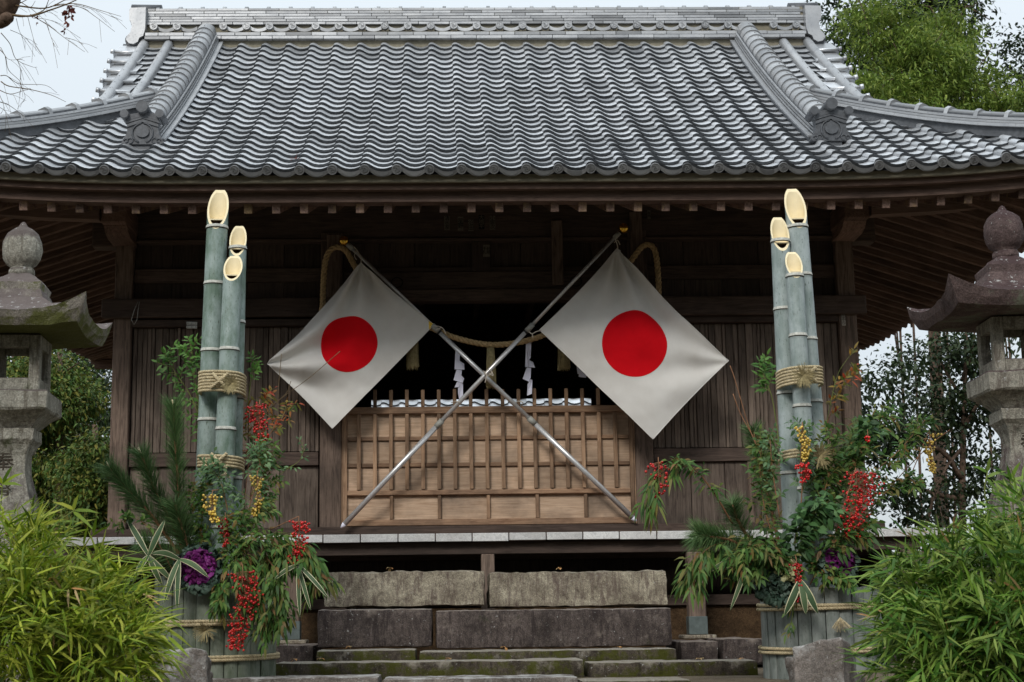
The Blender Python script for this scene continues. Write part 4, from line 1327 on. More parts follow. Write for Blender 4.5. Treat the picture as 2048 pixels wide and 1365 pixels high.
def flag(T, A, Bp, O, Ys, lab, plab, seed, crump):
    """T top corner, A corner on the pole, Bp bottom corner, O outer corner (pixels)"""
    c = [at(*p, y) for p, y in zip((T, A, Bp, O), Ys)]
    def surf(s_, t_):
        """s along T->O (long side), t along T->A (short side)"""
        p = c[0] * (1 - s_) * (1 - t_) + c[3] * s_ * (1 - t_) + c[2] * s_ * t_ + c[1] * (1 - s_) * t_
        sag = .05 * math.sin(math.pi * s_) * (1 - t_) ** 3 + .0 * t_
        cen = (c[0] + c[1] + c[2] + c[3]) / 4
        p = p + (cen - p) * (sag + .05 * math.sin(math.pi * t_) * ((1 - s_) ** 4 * .5 + s_ ** 4 * .35))
        ang = math.atan2(t_ + .02, s_ + .02); rr = math.hypot(s_, t_)
        y = .06 * math.sin(ang * 11 + seed) * math.exp(-rr * 2.0) * min(1, rr * 6)
        r2 = math.hypot(1 - s_, t_ * .8); a2 = math.atan2(t_ * .8 + .02, 1.02 - s_)
        y += crump * .06 * math.sin(a2 * 9 + seed + 3 * r2) * math.exp(-((r2 - .35) / .3) ** 2)
        y += .035 * noise.noise(Vector((s_ * 3, t_ * 2.2, seed))) + .006 * noise.noise(Vector((s_ * 11, t_ * 9, seed)))
        y += .010 * math.sin(9 * (s_ - t_) + 2 * noise.noise(Vector((s_ * 2, t_ * 2, seed + 3)))) * s_
        y -= .05 * math.sin(math.pi * s_) * math.sin(math.pi * t_)
        return p + Vector((0, y, 0))
    n1, n2 = 90, 64
    V = [surf(i / n1, j / n2) for i in range(n1 + 1) for j in range(n2 + 1)]
    F = [(i * (n2 + 1) + j, (i + 1) * (n2 + 1) + j, (i + 1) * (n2 + 1) + j + 1, i * (n2 + 1) + j + 1) for i in range(n1) for j in range(n2)]
    m = MB().add(V, F, True)
    f = m.build('flag', M['cloth'], None, label=lab, cat='flag', group='pair of white flags with a red disc')
    # disc dyed into the cloth (1 mm proud)
    ls, lt = (c[3] - c[0]).length, (c[1] - c[0]).length
    R = .295 * lt * 1.0; V = [surf(.5, .5) - Vector((0, .0022, 0))]; F = []
    nr, na = 14, 72
    for i in range(1, nr + 1):
        for k in range(na):
            a = 2 * math.pi * k / na; rr = R * i / nr
            V.append(surf(.5 + rr * math.cos(a) / ls, .5 + rr * math.sin(a) / lt) - Vector((0, .0022, 0)))
    for k in range(na): F.append((0, 1 + k, 1 + (k + 1) % na))
    for i in range(nr - 1):
        for k in range(na):
            k2 = (k + 1) % na; F.append((1 + i * na + k, 1 + (i + 1) * na + k, 1 + (i + 1) * na + k2, 1 + i * na + k2))
    link('red_disc', MB().add(V, F, True).mesh(M['red'], 'red_disc'), f)
    # hem
    h = MB()
    for pts in ([surf(i / 40, 1) for i in range(41)], [surf(1, i / 40) for i in range(41)], [surf(i / 40, 0) for i in range(41)], [surf(0, i / 40) for i in range(41)]):
        h.tube([p - Vector((0, .001, 0)) for p in pts], .0032, 5)
    link('hem', h.mesh(M['cloth'], 'hem'), f)
    for s_, t_ in ((.02, .03), (.02, .97)):
        p = surf(s_, t_); q = MB()
        e = surf(s_ + .03, t_) - p; g = surf(s_, .5) - p; e.normalize(); g = g.normalized()
        p0 = surf(0.0, 0 if t_ < .5 else 1) - Vector((0, .004, 0))
        q.add([p0, p0 + e * .06, p0 + g * .06], [(0, 1, 2)]); q.add([p0 + Vector((0, .002, 0)), p0 + e * .06 + Vector((0, .002, 0)), p0 + g * .06 + Vector((0, .002, 0))], [(0, 2, 1)])
        link('corner_patch', q.mesh(M[plab if t_ > .5 else 'cloth'], 'corner_patch'), f)
    return c
cl_ = flag((722, 526), (868, 650), (665, 858), (534, 727), (12.88, 12.96, 12.98, 12.90), 'slightly smaller flag with red disc, crumpled, hung left of the poles', 'gold', 1.0, 1.0)
cr_ = flag((1234, 497), (1079, 660), (1306, 879), (1457, 722), (12.70, 12.80, 12.80, 12.70), 'larger smooth flag with red disc, hung right of the poles', 'cloth', 4.0, .35)
# cords
def cord(pts, lab, r=.004, cat='cord'):
    m = MB()
    for q in pts: m.tube(smooth_path([at(u, v, y) for u, v, y in q], 5), r, 6)
    return m.build('tie_cord', M['cord'], None, label=lab, cat=cat, group='cords tying flags and poles')
cord([[(708, 494, 12.86), (716, 504, 12.86), (722, 516, 12.86), (722, 526, 12.87)], [(712, 500, 12.86), (709, 512, 12.86), (713, 520, 12.86)]], 'loose cord tying the top of the left flag')
cord([[(868, 652, 12.93), (880, 654, 12.91), (888, 660, 12.91), (892, 668, 12.91)], [(872, 660, 12.92), (884, 656, 12.91), (890, 664, 12.91)]], 'short cord beside the gold corner of the left flag')
cord([[(1230, 478, 12.68), (1234, 488, 12.68), (1236, 498, 12.69)], [(1228, 486, 12.68), (1235, 481, 12.68), (1240, 490, 12.68)]], 'cord knotted at the top of the right flag')
cord([[(1058, 664, 12.78), (1064, 668, 12.77), (1072, 664, 12.78), (1082, 661, 12.79)], [(1064, 668, 12.77), (1066, 676, 12.77)]], 'cord tying the side corner of the right flag to its pole')
cord([[(967, 742, 12.86), (975, 752, 12.84), (984, 745, 12.86), (976, 740, 12.86), (968, 750, 12.86)], [(974, 748, 12.84), (972, 758, 12.84), (970, 766, 12.85)], [(978, 747, 12.84), (986, 752, 12.85), (984, 744, 12.85)]], 'cord knotted where the two poles cross')
cord([[(903, 806, 13.10), (912, 803, 12.93), (921, 808, 12.93), (915, 812, 13.10)]], 'cord tying a pole to the gate top left of centre')
cord([[(1028, 810, 13.10), (1036, 803, 12.99), (1046, 806, 13.0), (1042, 813, 13.10)]], 'cord tying a pole to the gate top right of centre')

# ================================================================== KADOMATSU
def culm(root, top, low, r_px, H, nodes, mat, Y, lean_to=.45):
    """top = centre pixel of the slanted cut, low = centre pixel lower down"""
    T = at(*top, Y); B_ = at(*low, Y + .0); H = H + r_px * .62
    ax = (T - B_).normalized(); B = T - ax * ((T.z - lean_to) / ax.z)
    pxm = (T - CAM).length / FPX * 1.0
    r = r_px * pxm; Hh = H * pxm
    xh = Vector((1, 0, 0)); xh = (xh - ax * xh.dot(ax)).normalized(); fh = ax.cross(xh)
    if fh.y > 0: fh = -fh
    n = 28; Ls = (T - B).length
    zn = []
    for v in nodes:
        zn.append(min(range(1001), key=lambda i: abs(proj(B.lerp(T, i / 1000))[1] - v)) / 1000 * Ls)
    st = [0.0]
    for z in sorted(zn): st += [z - .02, z - .006, z, z + .006, z + .02]
    st = sorted(set([s for s in st if 0 <= s < Ls - Hh * .52]))
    rings = []
    for s_ in st:
        bulge = max([0] + [.0042 * math.exp(-((s_ - z) / .006) ** 2) for z in zn])
        rr = r * (1.06 - .06 * s_ / Ls) + bulge
        rings.append([B + ax * s_ + (xh * math.cos(2 * math.pi * k / n) + fh * math.sin(2 * math.pi * k / n)) * rr for k in range(n)])
    cut = [min(-Hh * .5 * math.sin(2 * math.pi * k / n), Hh * .455) for k in range(n)]
    circ = lambda rr: [(xh * math.cos(2 * math.pi * k / n) + fh * math.sin(2 * math.pi * k / n)) * rr for k in range(n)]
    rings.append([T + c_ + ax * cut[k] for k, c_ in enumerate(circ(r))])
    m = MB().sweep(rings, caps=False, smooth=True)
    c = link('bamboo_culm', m.mesh(M[mat], 'bamboo_culm'), root)
    hs = -.27 * Hh; ri = r * .82
    A1 = [T + c_ + ax * (cut[k] + .0005) for k, c_ in enumerate(circ(r))]
    A2 = [T + c_ + ax * (cut[k] * .84 + .0005) for k, c_ in enumerate(circ(ri))]
    B1 = [T + c_ + ax * min(cut[k] * .84, hs) for k, c_ in enumerate(circ(ri))]
    q = MB().sweep([A1, A2, B1], caps=False)
    link('cut_face', q.mesh(M['cutface'], 'cut_face'), c)
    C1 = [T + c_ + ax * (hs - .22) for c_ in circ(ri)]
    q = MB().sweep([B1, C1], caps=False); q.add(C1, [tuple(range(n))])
    f0 = .27 / .5 * r * .97
    seg = [p for p in [(ri * math.cos(a), ri * math.sin(a)) for a in np.linspace(0, 2 * math.pi, 49)[:-1]] if p[1] <= f0]
    seg.sort(key=lambda p: math.atan2(p[0], -p[1]))
    lo = [T + xh * a + fh * b2 + ax * (hs - .004) for a, b2 in seg]; hi = [T + xh * a + fh * b2 + ax * (hs + .004) for a, b2 in seg]
    q2 = MB().add(lo, [tuple(range(len(lo)))]).add(hi, [tuple(range(len(hi)))[::-1]]).add(lo + hi, [(len(lo) - 1, 0, len(lo), 2 * len(lo) - 1)])
    link('septum', q2.mesh(M['cutface'], 'septum'), c)
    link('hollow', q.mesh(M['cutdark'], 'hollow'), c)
    # node rings: pale bloom above a dark scar
    for z in zn:
        rr = r * (1.06 - .06 * z / Ls)
        q = MB()
        for z0, rad_ in ((-.006, rr + .0035), (.006, rr + .0035)):
            pass
        R1 = [[B + ax * (z + dz) + (xh * math.cos(2 * math.pi * k / n) + fh * math.sin(2 * math.pi * k / n)) * (rr + o) for k in range(n)] for dz, o in ((.003, .0050), (.012, .0040), (.021, .0012))]
        q.sweep(R1, caps=False, smooth=True)
        link('node_bloom', q.mesh(M['node'], 'node_bloom'), c)
        R2 = [[B + ax * (z + dz) + (xh * math.cos(2 * math.pi * k / n) + fh * math.sin(2 * math.pi * k / n)) * (rr + o) for k in range(n)] for dz, o in ((-.0035, .003), (.0, .0058), (.0032, .0052))]
        q = MB().sweep(R2, caps=False, smooth=True)
        link('node_scar', q.mesh(M['node_dark'], 'node_scar'), c)
    return c

def kadomatsu(lab, cx, cy, r, z0, z1, culms, slat_mat, culm_mat, wraps, hoops, n=27):
    root = thing('kadomatsu', lab, 'pine and bamboo decoration', 'pair of new year bamboo decorations', (cx, cy, z0))
    O = Vector((cx, cy, z0))
    def sp(name, mb, mat, par=root):
        me = mb.mesh(M[mat], name)
        if par is root: me.transform(Matrix.Translation(-O))
        return link(name, me, par)
    for k in range(n):
        a = 2 * math.pi * k / n; w = 2 * math.pi * r / n
        h = z1 + rnd.uniform(-.02, .015)
        m = MB(); secs = []
        for z in (z0, h):
            ring = []
            for t in np.linspace(-.47, .47, 5):
                aa = a + t * 2 * math.pi / n; rr = r + .008 * (1 - (2 * t) ** 2) + .004 * math.sin(k * 2.3)
                ring.append(Vector((cx + rr * math.cos(aa), cy + rr * math.sin(aa), z)))
            for t in (.47, -.47):
                aa = a + t * 2 * math.pi / n
                ring.append(Vector((cx + (r - .02) * math.cos(aa), cy + (r - .02) * math.sin(aa), z)))
            secs.append(ring)
        sp('slat', m.sweep(secs), slat_mat)
    m = MB().lathe([(r - .03, z1 - .06), (r * .5, z1 - .01), (.02, z1 + .02)], (cx, cy, 0), 24)
    sp('straw_filling', m, 'straw')
    for hz in hoops:
        for dz, ph in ((0, 0), (-.021, 1)):
            pts = [(cx + (r + .022) * math.cos(a), cy + (r + .022) * math.sin(a), hz + dz + .006 * math.sin(a + ph)) for a in np.linspace(-math.pi * .98, math.pi * .98, 60)]
            sp('hoop_rope', rope_mb(pts, .0105, 3, .05), 'rope2')
    for t, l, rp, H, nodes, Y in culms:
        c = culm(root, t, l, rp, H, nodes, culm_mat, Y)
        c.data.transform(Matrix.Translation(-O))
        for ch in c.children: ch.data.transform(Matrix.Translation(-O))
    for u, v, hw, turns, tilt, Y, dep in wraps:
        p0 = at(u, v, Y); pxm = 9.6 / FPX
        for k in range(turns):
            z = p0.z - k * .0196
            pts = []
            for a in np.linspace(-math.pi, math.pi, 48):
                sx = math.copysign(abs(math.cos(a)) ** .75, math.cos(a)); sy = math.copysign(abs(math.sin(a)) ** .75, math.sin(a))
                pts.append((p0.x + hw * pxm * sx, Y + dep * sy, z + tilt * math.cos(a) + rnd.uniform(-.0008, .0008)))
            sp('binding_rope', rope_mb(pts, .0096, 3, .042), 'rope2')
        # knot: criss-cross turns and a frayed straw tuft
        zc = p0.z - turns * .0185 / 2; kx = p0.x + .012
        m = MB()
        for a_, b_ in (((-.045, .05), (.05, -.045)), ((-.055, -.04), (.05, .05))):
            m2 = rope_mb(smooth_path([(kx + a_[0], Y - dep - .012, zc + a_[1]), (kx, Y - dep - .034, zc), (kx + b_[0], Y - dep - .012, zc + b_[1])], 6), .011, 3, .045)
            m.add(m2.v, m2.f, True)
        sp('knot', m, 'rope2')
    return root
KL = kadomatsu('left kadomatsu of three slant-cut bamboo culms in a dark slatted barrel', at(432, 1200, 9.6).x, 9.6, .365, .05, .715,
    [((436, 417), (418, 850), 20.5, 81, [459, 571, 705, 844, 1010], 9.66),
     ((466, 536), (452, 850), 18.5, 50, [702, 861, 1058], 9.50),
     ((476, 481), (468, 850), 16.8, 62, [500, 648, 799, 960], 9.64)],
    'barrel', 'bamboo', [(445, 752, 44, 7, -.006, 9.58, .175), (442, 918, 43, 4, -.008, 9.58, .175)], [.455, .245])
KR = kadomatsu('right kadomatsu of three slant-cut bamboo culms in a grey slatted barrel', at(1641, 1200, 9.6).x, 9.6, .365, .05, .60,
    [((1591, 415), (1628, 880), 20.5, 81, [458, 554, 682, 807, 960], 9.66),
     ((1560, 467), (1578, 880), 18, 69, [486, 622, 790, 950], 9.62),
     ((1588, 529), (1608, 880), 16.5, 52, [555, 674, 815, 980], 9.49)],
    'barrel2', 'bamboo2', [(1598, 743, 42, 6, .006, 9.58, .175), (1602, 905, 41, 3, .006, 9.58, .175)], [.505, .245])

# dry leaves blown onto the steps and the roof
LF = ['third step, left of centre', 'third step, below the joint of the dark blocks', 'third step, near its right end', 'lowest mossy step, left of centre', 'lowest mossy step, at its middle', 'lowest mossy step, far right', 'right pale top block', 'left pale top block', 'lowest mossy step, beside the right barrel', 'lowest mossy step, beside the left barrel']
for k, (u, v, Y, dz) in enumerate(((700, 1297, 10.6, .002), (1010, 1297, 10.6, .002), (1240, 1298, 10.58, .002), (640, 1321, 10.2, .002), (900, 1321, 10.2, .002), (1400, 1321, 10.2, .002), (1120, 1140, 11.3, .002), (780, 1140, 11.4, .002), (1480, 1322, 10.25, .002), (590, 1322, 10.3, .002))):
    p = at(u, v, Y) + Vector((0, 0, dz + .006)); n = 4
    V = leaves(np.tile(np.array(p), (n, 1)), rng.normal(0, 1, (n, 3)) * [1, 1, .25], np.tile([0, 0, 1.0], (n, 1)), .035, .024, .1, .3)
    link('fallen_leaf', leaf_mesh('fallen_leaf', V, M['l_dead']), None, 'small dry leaf on the ' + LF[k], 'leaf', 'fallen leaves on the steps')
p = Vector((at(592, 312, 11.6).x, 11.62, zb(.22) + .06)); n = 6
V = leaves(np.tile(np.array(p), (n, 1)), rng.normal(0, 1, (n, 3)) * [1.5, .6, .3], np.tile([0, -.4, 1.0], (n, 1)), .06, .02, .1, .3)
link('fallen_leaf', leaf_mesh('fallen_leaf', V, M['l_maple']), None, 'reddish dry sprig caught on the roof tiles above the left kadomatsu', 'leaf')

# ================================================================== REAR HALL seen through the opening
rear = thing('rear_hall', 'pale tiled roof of a second hall seen through the opening above the gate', 'building', loc=(0, 22.5, 0.1))
RM = Matrix.Translation((0, -22.5, -0.1))
m = MB().bx(-2.4, 2.4, 22.4, 25, .1, 3.2)
o = link('wall', m.mesh(M['wood_wall'], 'wall'), rear); o.matrix_local = RM
m = MB(); m.add([(-3.2, 20.6, 3.10), (3.2, 20.6, 3.10), (3.2, 23.6, 5.2), (-3.2, 23.6, 5.2)], [(0, 1, 2, 3)]); m.add([(-3.2, 23.6, 5.2), (3.2, 23.6, 5.2), (3.2, 26.6, 3.1), (-3.2, 26.6, 3.1)], [(0, 1, 2, 3)])
o = link('roof', m.mesh(M['tile_dark'], 'roof'), rear); o.matrix_local = RM
for i in range(8):
    for k in range(-9, 9):
        q = link('roof_tile', tile_me, o)
        q.matrix_local = Matrix.Translation((k * TP, 20.6 + i * .153, 3.12 + i * .107)) @ Matrix.Rotation(math.atan(.7), 4, 'X')

# ================================================================== PLANTS IN THE BARRELS
def stem_path(path, n=5):
    return smooth_path([at(u, v, y) for u, v, y in path], n)
def along(pts, t):
    k = min(int(t * (len(pts) - 1)), len(pts) - 2); f = t * (len(pts) - 1) - k
    return pts[k].lerp(pts[k + 1], f), (pts[k + 1] - pts[k]).normalized()

def nandina(lab, path, n, L=.05, W=.017, reach=.11, mat='l_nand', stem='twig_red', t0=.25, droop=.5, group=None, name='nandina_branch', cat='branch', r=.004, dens=5):
    if n > 20: n = int(n * 1.45)
    pts = stem_path(path)
    root = MB().tube(pts, [r * (1 - .7 * i / len(pts)) for i in range(len(pts))], 6).build(name, M[stem], None, label=lab, cat=cat, group=group)
    P = []; D = []; m = MB()
    for i in range(n):
        t = t0 + (1 - t0) * (i + rnd.random() * .8) / n
        p, d = along(pts, min(t, 1))
        side = Vector((rnd.uniform(-1, 1), rnd.uniform(-.8, .6), rnd.uniform(-.7, .8))); side = (side + d * .8).normalized()
        ln = reach * rnd.uniform(.5, 1.1)
        q = p + side * ln + Vector((0, 0, -droop * ln * .3))
        m.tube([p, p + side * ln * .5, q], .0014, 3, caps=False)
        for k in range(dens):
            tt = .35 + .65 * k / max(1, dens - 1); b_ = p.lerp(q, tt)
            if k == dens - 1: dd = side
            else:
                sd = side.cross(Vector((rnd.uniform(-.3, .3), -1, rnd.uniform(-.3, .3)))).normalized() * (1 if k % 2 else -1)
                dd = (sd + side * .7).normalized()
            P.append(b_); D.append(dd + Vector((rnd.uniform(-.25, .25), rnd.uniform(-.3, .3), rnd.uniform(-.3, .2) - droop * .5)))
    P = np.array(P); D = np.array(D); k = len(P)
    V = leaves(P, D, np.tile([0, -.7, .7], (k, 1)) + rng.normal(0, .35, (k, 3)), L * rng.uniform(.65, 1.15, k), W * rng.uniform(.75, 1.15, k), droop * .5, .12, (.3, .5, .62, .42))
    link('leafstalks', m.mesh(M['twig_green'], 'leafstalks'), root, kind='stuff')
    link('leaflets', leaf_mesh('leaflets', V, M[mat]), root, kind='stuff')
    return root

def pine(lab, path, n, L=.085, spread=.75, t0=.1, buds=True, mat='l_pine', group='pine branches'):
    pts = stem_path(path)
    root = MB().tube(pts, [.013 * (1 - .5 * i / len(pts)) for i in range(len(pts))], 6).build('pine_branch', M['twig_red'], None, label=lab, cat='pine branch', group=group)
    n = int(n * .9); L *= 1.5; spread *= 1.25
    t = t0 + (1 - t0) * rng.random(n) ** .8
    P = np.empty((n, 3)); D = np.empty((n, 3))
    for i in range(n):
        p, d = along(pts, float(t[i])); P[i] = p; D[i] = d
    R = rand_dirs(n)
    D2 = unit(D * rng.uniform(.7, 1.25, (n, 1)) + unit(R - D * np.sum(R * D, 1, keepdims=True)) * spread)
    Ln = L * rng.uniform(.7, 1.1, n)
    S_ = unit(np.cross(D2, rng.normal(0, 1, (n, 3)))) * .0012
    bend = np.array([0, 0, -.012])
    V = np.empty((n, 5, 3)); V[:, 0] = P - S_; V[:, 1] = P + S_; mid = P + D2 * Ln[:, None] * .55
    V[:, 2] = mid + S_; V[:, 3] = mid - S_; V[:, 4] = P + D2 * Ln[:, None] + bend
    link('needles', np_mesh('needles', V.reshape(-1, 3), [0, 1, 2, 3, 3, 2, 4], [4, 3], n, 5, M[mat]), root, kind='stuff')
    if buds:
        p, d = pts[-1], (pts[-1] - pts[-2]).normalized()
        for k in range(3):
            dd = (d + Vector((rnd.uniform(-.3, .3), -.1, rnd.uniform(-.1, .2)))).normalized()
            m = MB().tube([p, p + dd * .03, p + dd * .05], [.004, .0035, .001], 6)
            link('candle_bud', m.mesh(M['cutface'], 'candle_bud'), root)
    return root

ico = None
def berries(lab, u, v, w, h, Y, n, mat, group, stemto=None, r=.0078, taper=.5):
    c = at(u, v, Y); pxm = (c - CAM).length / FPX; W_, H_ = w * pxm * .5, h * pxm
    top = c + Vector((0, 0, H_ * .5))
    t = rng.random(n); ang = rng.uniform(0, 2 * np.pi, n); rr = np.sqrt(rng.random(n))
    rad_ = W_ * (1 - taper * t) * (.55 + .45 * rng.random(n))
    C_ = np.stack([top.x + rad_ * rr * np.cos(ang) + W_ * .25 * np.sin(t * 5 + u), top.y + rad_ * rr * np.sin(ang) * .8, top.z - H_ * t], 1)
    # push overlapping berries apart a little
    for _ in range(6):
        for i in range(n):
            d = C_ - C_[i]; l = np.linalg.norm(d, axis=1); q = (l < 1.9 * r) & (l > 1e-6)
            if q.any(): C_[q] += d[q] / l[q][:, None] * .25 * (1.9 * r - l[q])[:, None]
    sph = MB().lathe([(r * math.sin(a), -r * math.cos(a)) for a in np.linspace(.25, math.pi - .25, 6)], (0, 0, 0), 8)
    sv = np.array(sph.v); pat = [i for f in sph.f for i in f]; sz = [len(f) for f in sph.f]
    s_ = rng.uniform(.8, 1.12, n)
    V = (sv[None] * s_[:, None, None] + C_[:, None, :]).reshape(-1, 3)
    m = MB(); axis = [top + Vector((0, .0, .03)), top - Vector((0, 0, H_ * .5)), top - Vector((0, 0, H_ * .96))]
    m.tube(axis, .0022, 5)
    for i in range(n):
        z = C_[i][2]; a = Vector((top.x, top.y, min(top.z, z + .03)))
        if z < top.z - H_ * .95: a.z = top.z - H_ * .9
        m.tube([a, Vector(C_[i])], .0009, 3, caps=False)
    if stemto: m.tube([top + Vector((0, 0, .03)), at(*stemto)], .003, 5)
    root = m.build('berry_cluster', M['twig_red'], None, label=lab, cat='berries', group=group)
    link('berries', np_mesh('berries', V, pat, sz, n, len(sv), M[mat], True), root, kind='stuff')
    return root

def kale(lab, u, v, rpx, Y, inner, n_in=260, outer=True, face=(0, -1, .25)):
    c = at(u, v, Y); R = rpx * (c - CAM).length / FPX
    f = Vector(face).normalized(); a1 = f.orthogonal().normalized(); a2 = f.cross(a1)
    A = np.array([a1, a2, f])
    root = MB().tube([c - f * R * .8, c - f * .01], [.02, .03], 8).build('ornamental_kale', M['cab_green'], None, label=lab, cat='ornamental kale', group='ornamental kale heads')
    n = n_in; rr = np.sqrt(rng.random(n)) * .86; an = rng.uniform(0, 2 * np.pi, n)
    P = np.stack([rr * np.cos(an), rr * np.sin(an), .42 * (1 - rr ** 2)], 1) * R
    D = np.stack([np.cos(an) * (.4 + rr), np.sin(an) * (.4 + rr), .9 - .6 * rr], 1) + rng.normal(0, .35, (n, 3))
    V = leaves(P @ A + np.array(c), D @ A, rng.normal(0, 1, (n, 3)), .032 * rng.uniform(.6, 1.2, n), .034 * rng.uniform(.6, 1.2, n), .1, .5, (.35, .5, .8, .6))
    link('ruffled_heart', leaf_mesh('ruffled_heart', V, M[inner]), root, kind='stuff')
    if outer:
        n = 240; an = rng.uniform(0, 2 * np.pi, n); rr = rng.uniform(.75, 1.12, n)
        P = np.stack([rr * np.cos(an), rr * np.sin(an), .15 * rng.random(n) - .1], 1) * R
        D = np.stack([np.cos(an), np.sin(an), rng.uniform(-.3, .6, n)], 1) + rng.normal(0, .3, (n, 3))
        V = leaves(P @ A + np.array(c), D @ A, rng.normal(0, 1, (n, 3)), .04 * rng.uniform(.7, 1.2, n), .04, .2, .5, (.35, .5, .8, .6))
        link('outer_leaves', leaf_mesh('outer_leaves', V, M['cab_green']), root, kind='stuff')
    return root

def sasa(lab, base, tips, W=.034):
    """broad striped leaves: base (u,v,Y), tips [(u,v,Y, bow)]"""
    b0 = at(*base)
    root = MB().tube([b0 + Vector((0, .06, -.12)), b0], .004, 6).build('striped_grass', M['twig_green'], None, label=lab, cat='bamboo grass', group='white-edged bamboo grass leaves')
    for u, v, y, bow in tips:
        e = at(u, v, y); d = e - b0; sd = d.cross(Vector((rnd.uniform(-.3, .3), -1, 0))).normalized()
        N = 10; L_ = []; secs = []
        for i in range(N + 1):
            t = i / N; p = b0 + d * t + Vector((0, -.02 * math.sin(math.pi * t), bow * math.sin(math.pi * t)))
            w = W * .5 * (math.sin(math.pi * min(1, .08 + t * .92)) ** .6)
            secs.append((p, w))
        m = MB(); me_ = MB()
        vs = []
        for p, w in secs: vs += [p - sd * w * .78, p - Vector((0, .003, 0)) , p + sd * w * .78]
        m.add(vs, [(3 * i, 3 * i + 1, 3 * i + 4, 3 * i + 3) for i in range(N)] + [(3 * i + 1, 3 * i + 2, 3 * i + 5, 3 * i + 4) for i in range(N)], True)
        lf = link('leaf', m.mesh(M['l_sasa'], 'leaf'), root)
        for s2 in (-1, 1):
            vs = []
            for p, w in secs: vs += [p + sd * s2 * w * .78, p + sd * s2 * w]
            me_.add(vs, [(2 * i, 2 * i + 1, 2 * i + 3, 2 * i + 2) for i in range(N)], True)
        link('pale_margin', me_.mesh(M['l_sasa_edge'], 'pale_margin'), lf)
    return root

NB, PB, RB, YB = 'nandina sprays in the left barrel', 'pine branches', 'red berry clusters', 'yellow berry clusters'
# ---- left barrel
pine('tallest upright pine branch in the left barrel', [(392, 1150, 9.55), (360, 1070, 9.5), (356, 960, 9.48), (350, 880, 9.46), (347, 815, 9.44)], 1900, .10, .55, .12)
pine('pine branch left of the tall one, leaning to the post', [(388, 1150, 9.5), (345, 1050, 9.42), (310, 980, 9.36), (283, 910, 9.3)], 1500, .10, .6, .15)
pine('lowest pine branch reaching far left from the left barrel', [(372, 1130, 9.46), (310, 1040, 9.36), (260, 985, 9.3), (220, 938, 9.26)], 1500, .10, .6, .15)
pine('short bushy pine shoot in front of the left barrel culms', [(396, 1150, 9.42), (372, 1080, 9.36), (350, 1010, 9.32)], 1200, .10, .8, .1, False)
pine('low pine shoot spreading over the left barrel rim', [(392, 1160, 9.4), (335, 1110, 9.3), (290, 1085, 9.22)], 900, .09, .9, .1, False)
nandina('fresh green nandina spray behind the left culms', [(425, 1100, 9.85), (405, 900, 9.88), (392, 780, 9.86), (382, 690, 9.84)], 26, .055, .022, .13, 'l_nand_bright', 'twig_green', .35, .25, NB)
nandina('light nandina spray arching left towards the hinge plate', [(420, 900, 9.86), (385, 800, 9.84), (350, 745, 9.82), (335, 718, 9.8)], 13, .055, .022, .10, 'l_nand_bright', 'twig_green', .4, .2, NB)
nandina('nandina spray reddening beside the upper rope binding', [(480, 1080, 9.75), (497, 930, 9.75), (512, 840, 9.72), (530, 790, 9.70)], 20, .06, .018, .12, 'l_red', 'twig_red', .35, .45, NB)
nandina('short nandina spray just right of the left culms', [(490, 860, 9.72), (502, 760, 9.72), (508, 725, 9.72)], 8, .05, .02, .08, 'l_nand_bright', 'twig_green', .4, .2, NB)
nandina('nandina spray with reddish leaflets beside the upper berries', [(500, 1000, 9.6), (535, 880, 9.58), (562, 840, 9.56), (576, 810, 9.55)], 12, .05, .016, .09, 'l_red', 'twig_red', .3, .5, NB)
nandina('grey green spray tangled under the lower rope binding', [(470, 1120, 9.35), (455, 1020, 9.3), (440, 960, 9.28), (420, 935, 9.27)], 26, .045, .019, .12, 'l_grey', 'twig_red', .2, .4, NB)
nandina('grey green spray rising right of the lower rope', [(480, 1110, 9.35), (500, 1010, 9.32), (520, 940, 9.32), (515, 905, 9.32)], 26, .045, .018, .13, 'l_grey', 'twig_red', .2, .45, NB)
nandina('thin creeper reaching right towards the gate post', [(505, 1010, 9.4), (560, 950, 9.38), (600, 920, 9.38), (605, 885, 9.38)], 9, .035, .014, .05, 'l_grey', 'twig_green', .3, .3, NB, r=.0025, dens=3)
nandina('dense dark nandina mass over the right side of the left barrel', [(460, 1160, 9.3), (500, 1090, 9.2), (545, 1080, 9.15), (585, 1110, 9.14)], 55, .06, .018, .16, 'l_nand', 'twig_red', .1, .9, NB)
nandina('dark nandina leaves drooping to the top step', [(480, 1150, 9.3), (540, 1100, 9.2), (600, 1100, 9.12), (636, 1160, 9.1)], 34, .075, .02, .13, 'l_nand', 'twig_red', .3, 1.1, NB)
nandina('dark nandina leaves hanging over the middle of the left barrel', [(460, 1100, 9.3), (475, 1120, 9.2), (495, 1160, 9.16), (515, 1210, 9.14)], 40, .058, .018, .14, 'l_nand', 'twig_red', .05, 1.0, NB)
nandina('mixed nandina leaves at the heart of the left barrel', [(430, 1160, 9.35), (450, 1090, 9.28), (480, 1040, 9.25), (530, 1020, 9.25)], 44, .05, .018, .14, 'l_nand', 'twig_red', .1, .6, NB)
nandina('trailing nandina spray beside the lowest hoop rope', [(520, 1180, 9.22), (540, 1230, 9.18), (520, 1265, 9.17)], 14, .055, .017, .09, 'l_nand', 'twig_red', .1, 1.0, NB)
nandina('small leafy spray low at the left edge of the left barrel', [(350, 1150, 9.3), (300, 1060, 9.2), (262, 1035, 9.15), (238, 1045, 9.12)], 12, .045, .02, .07, 'l_nand', 'twig_red', .3, .4, NB)
berries('upper red berry cluster right of the left culms', 519, 848, 62, 78, 9.55, 130, 'berry_red', RB, (500, 1000, 9.6))
berries('red berry cluster hanging towards the top step', 597, 1085, 58, 82, 9.08, 120, 'berry_red', RB, (540, 1060, 9.2))
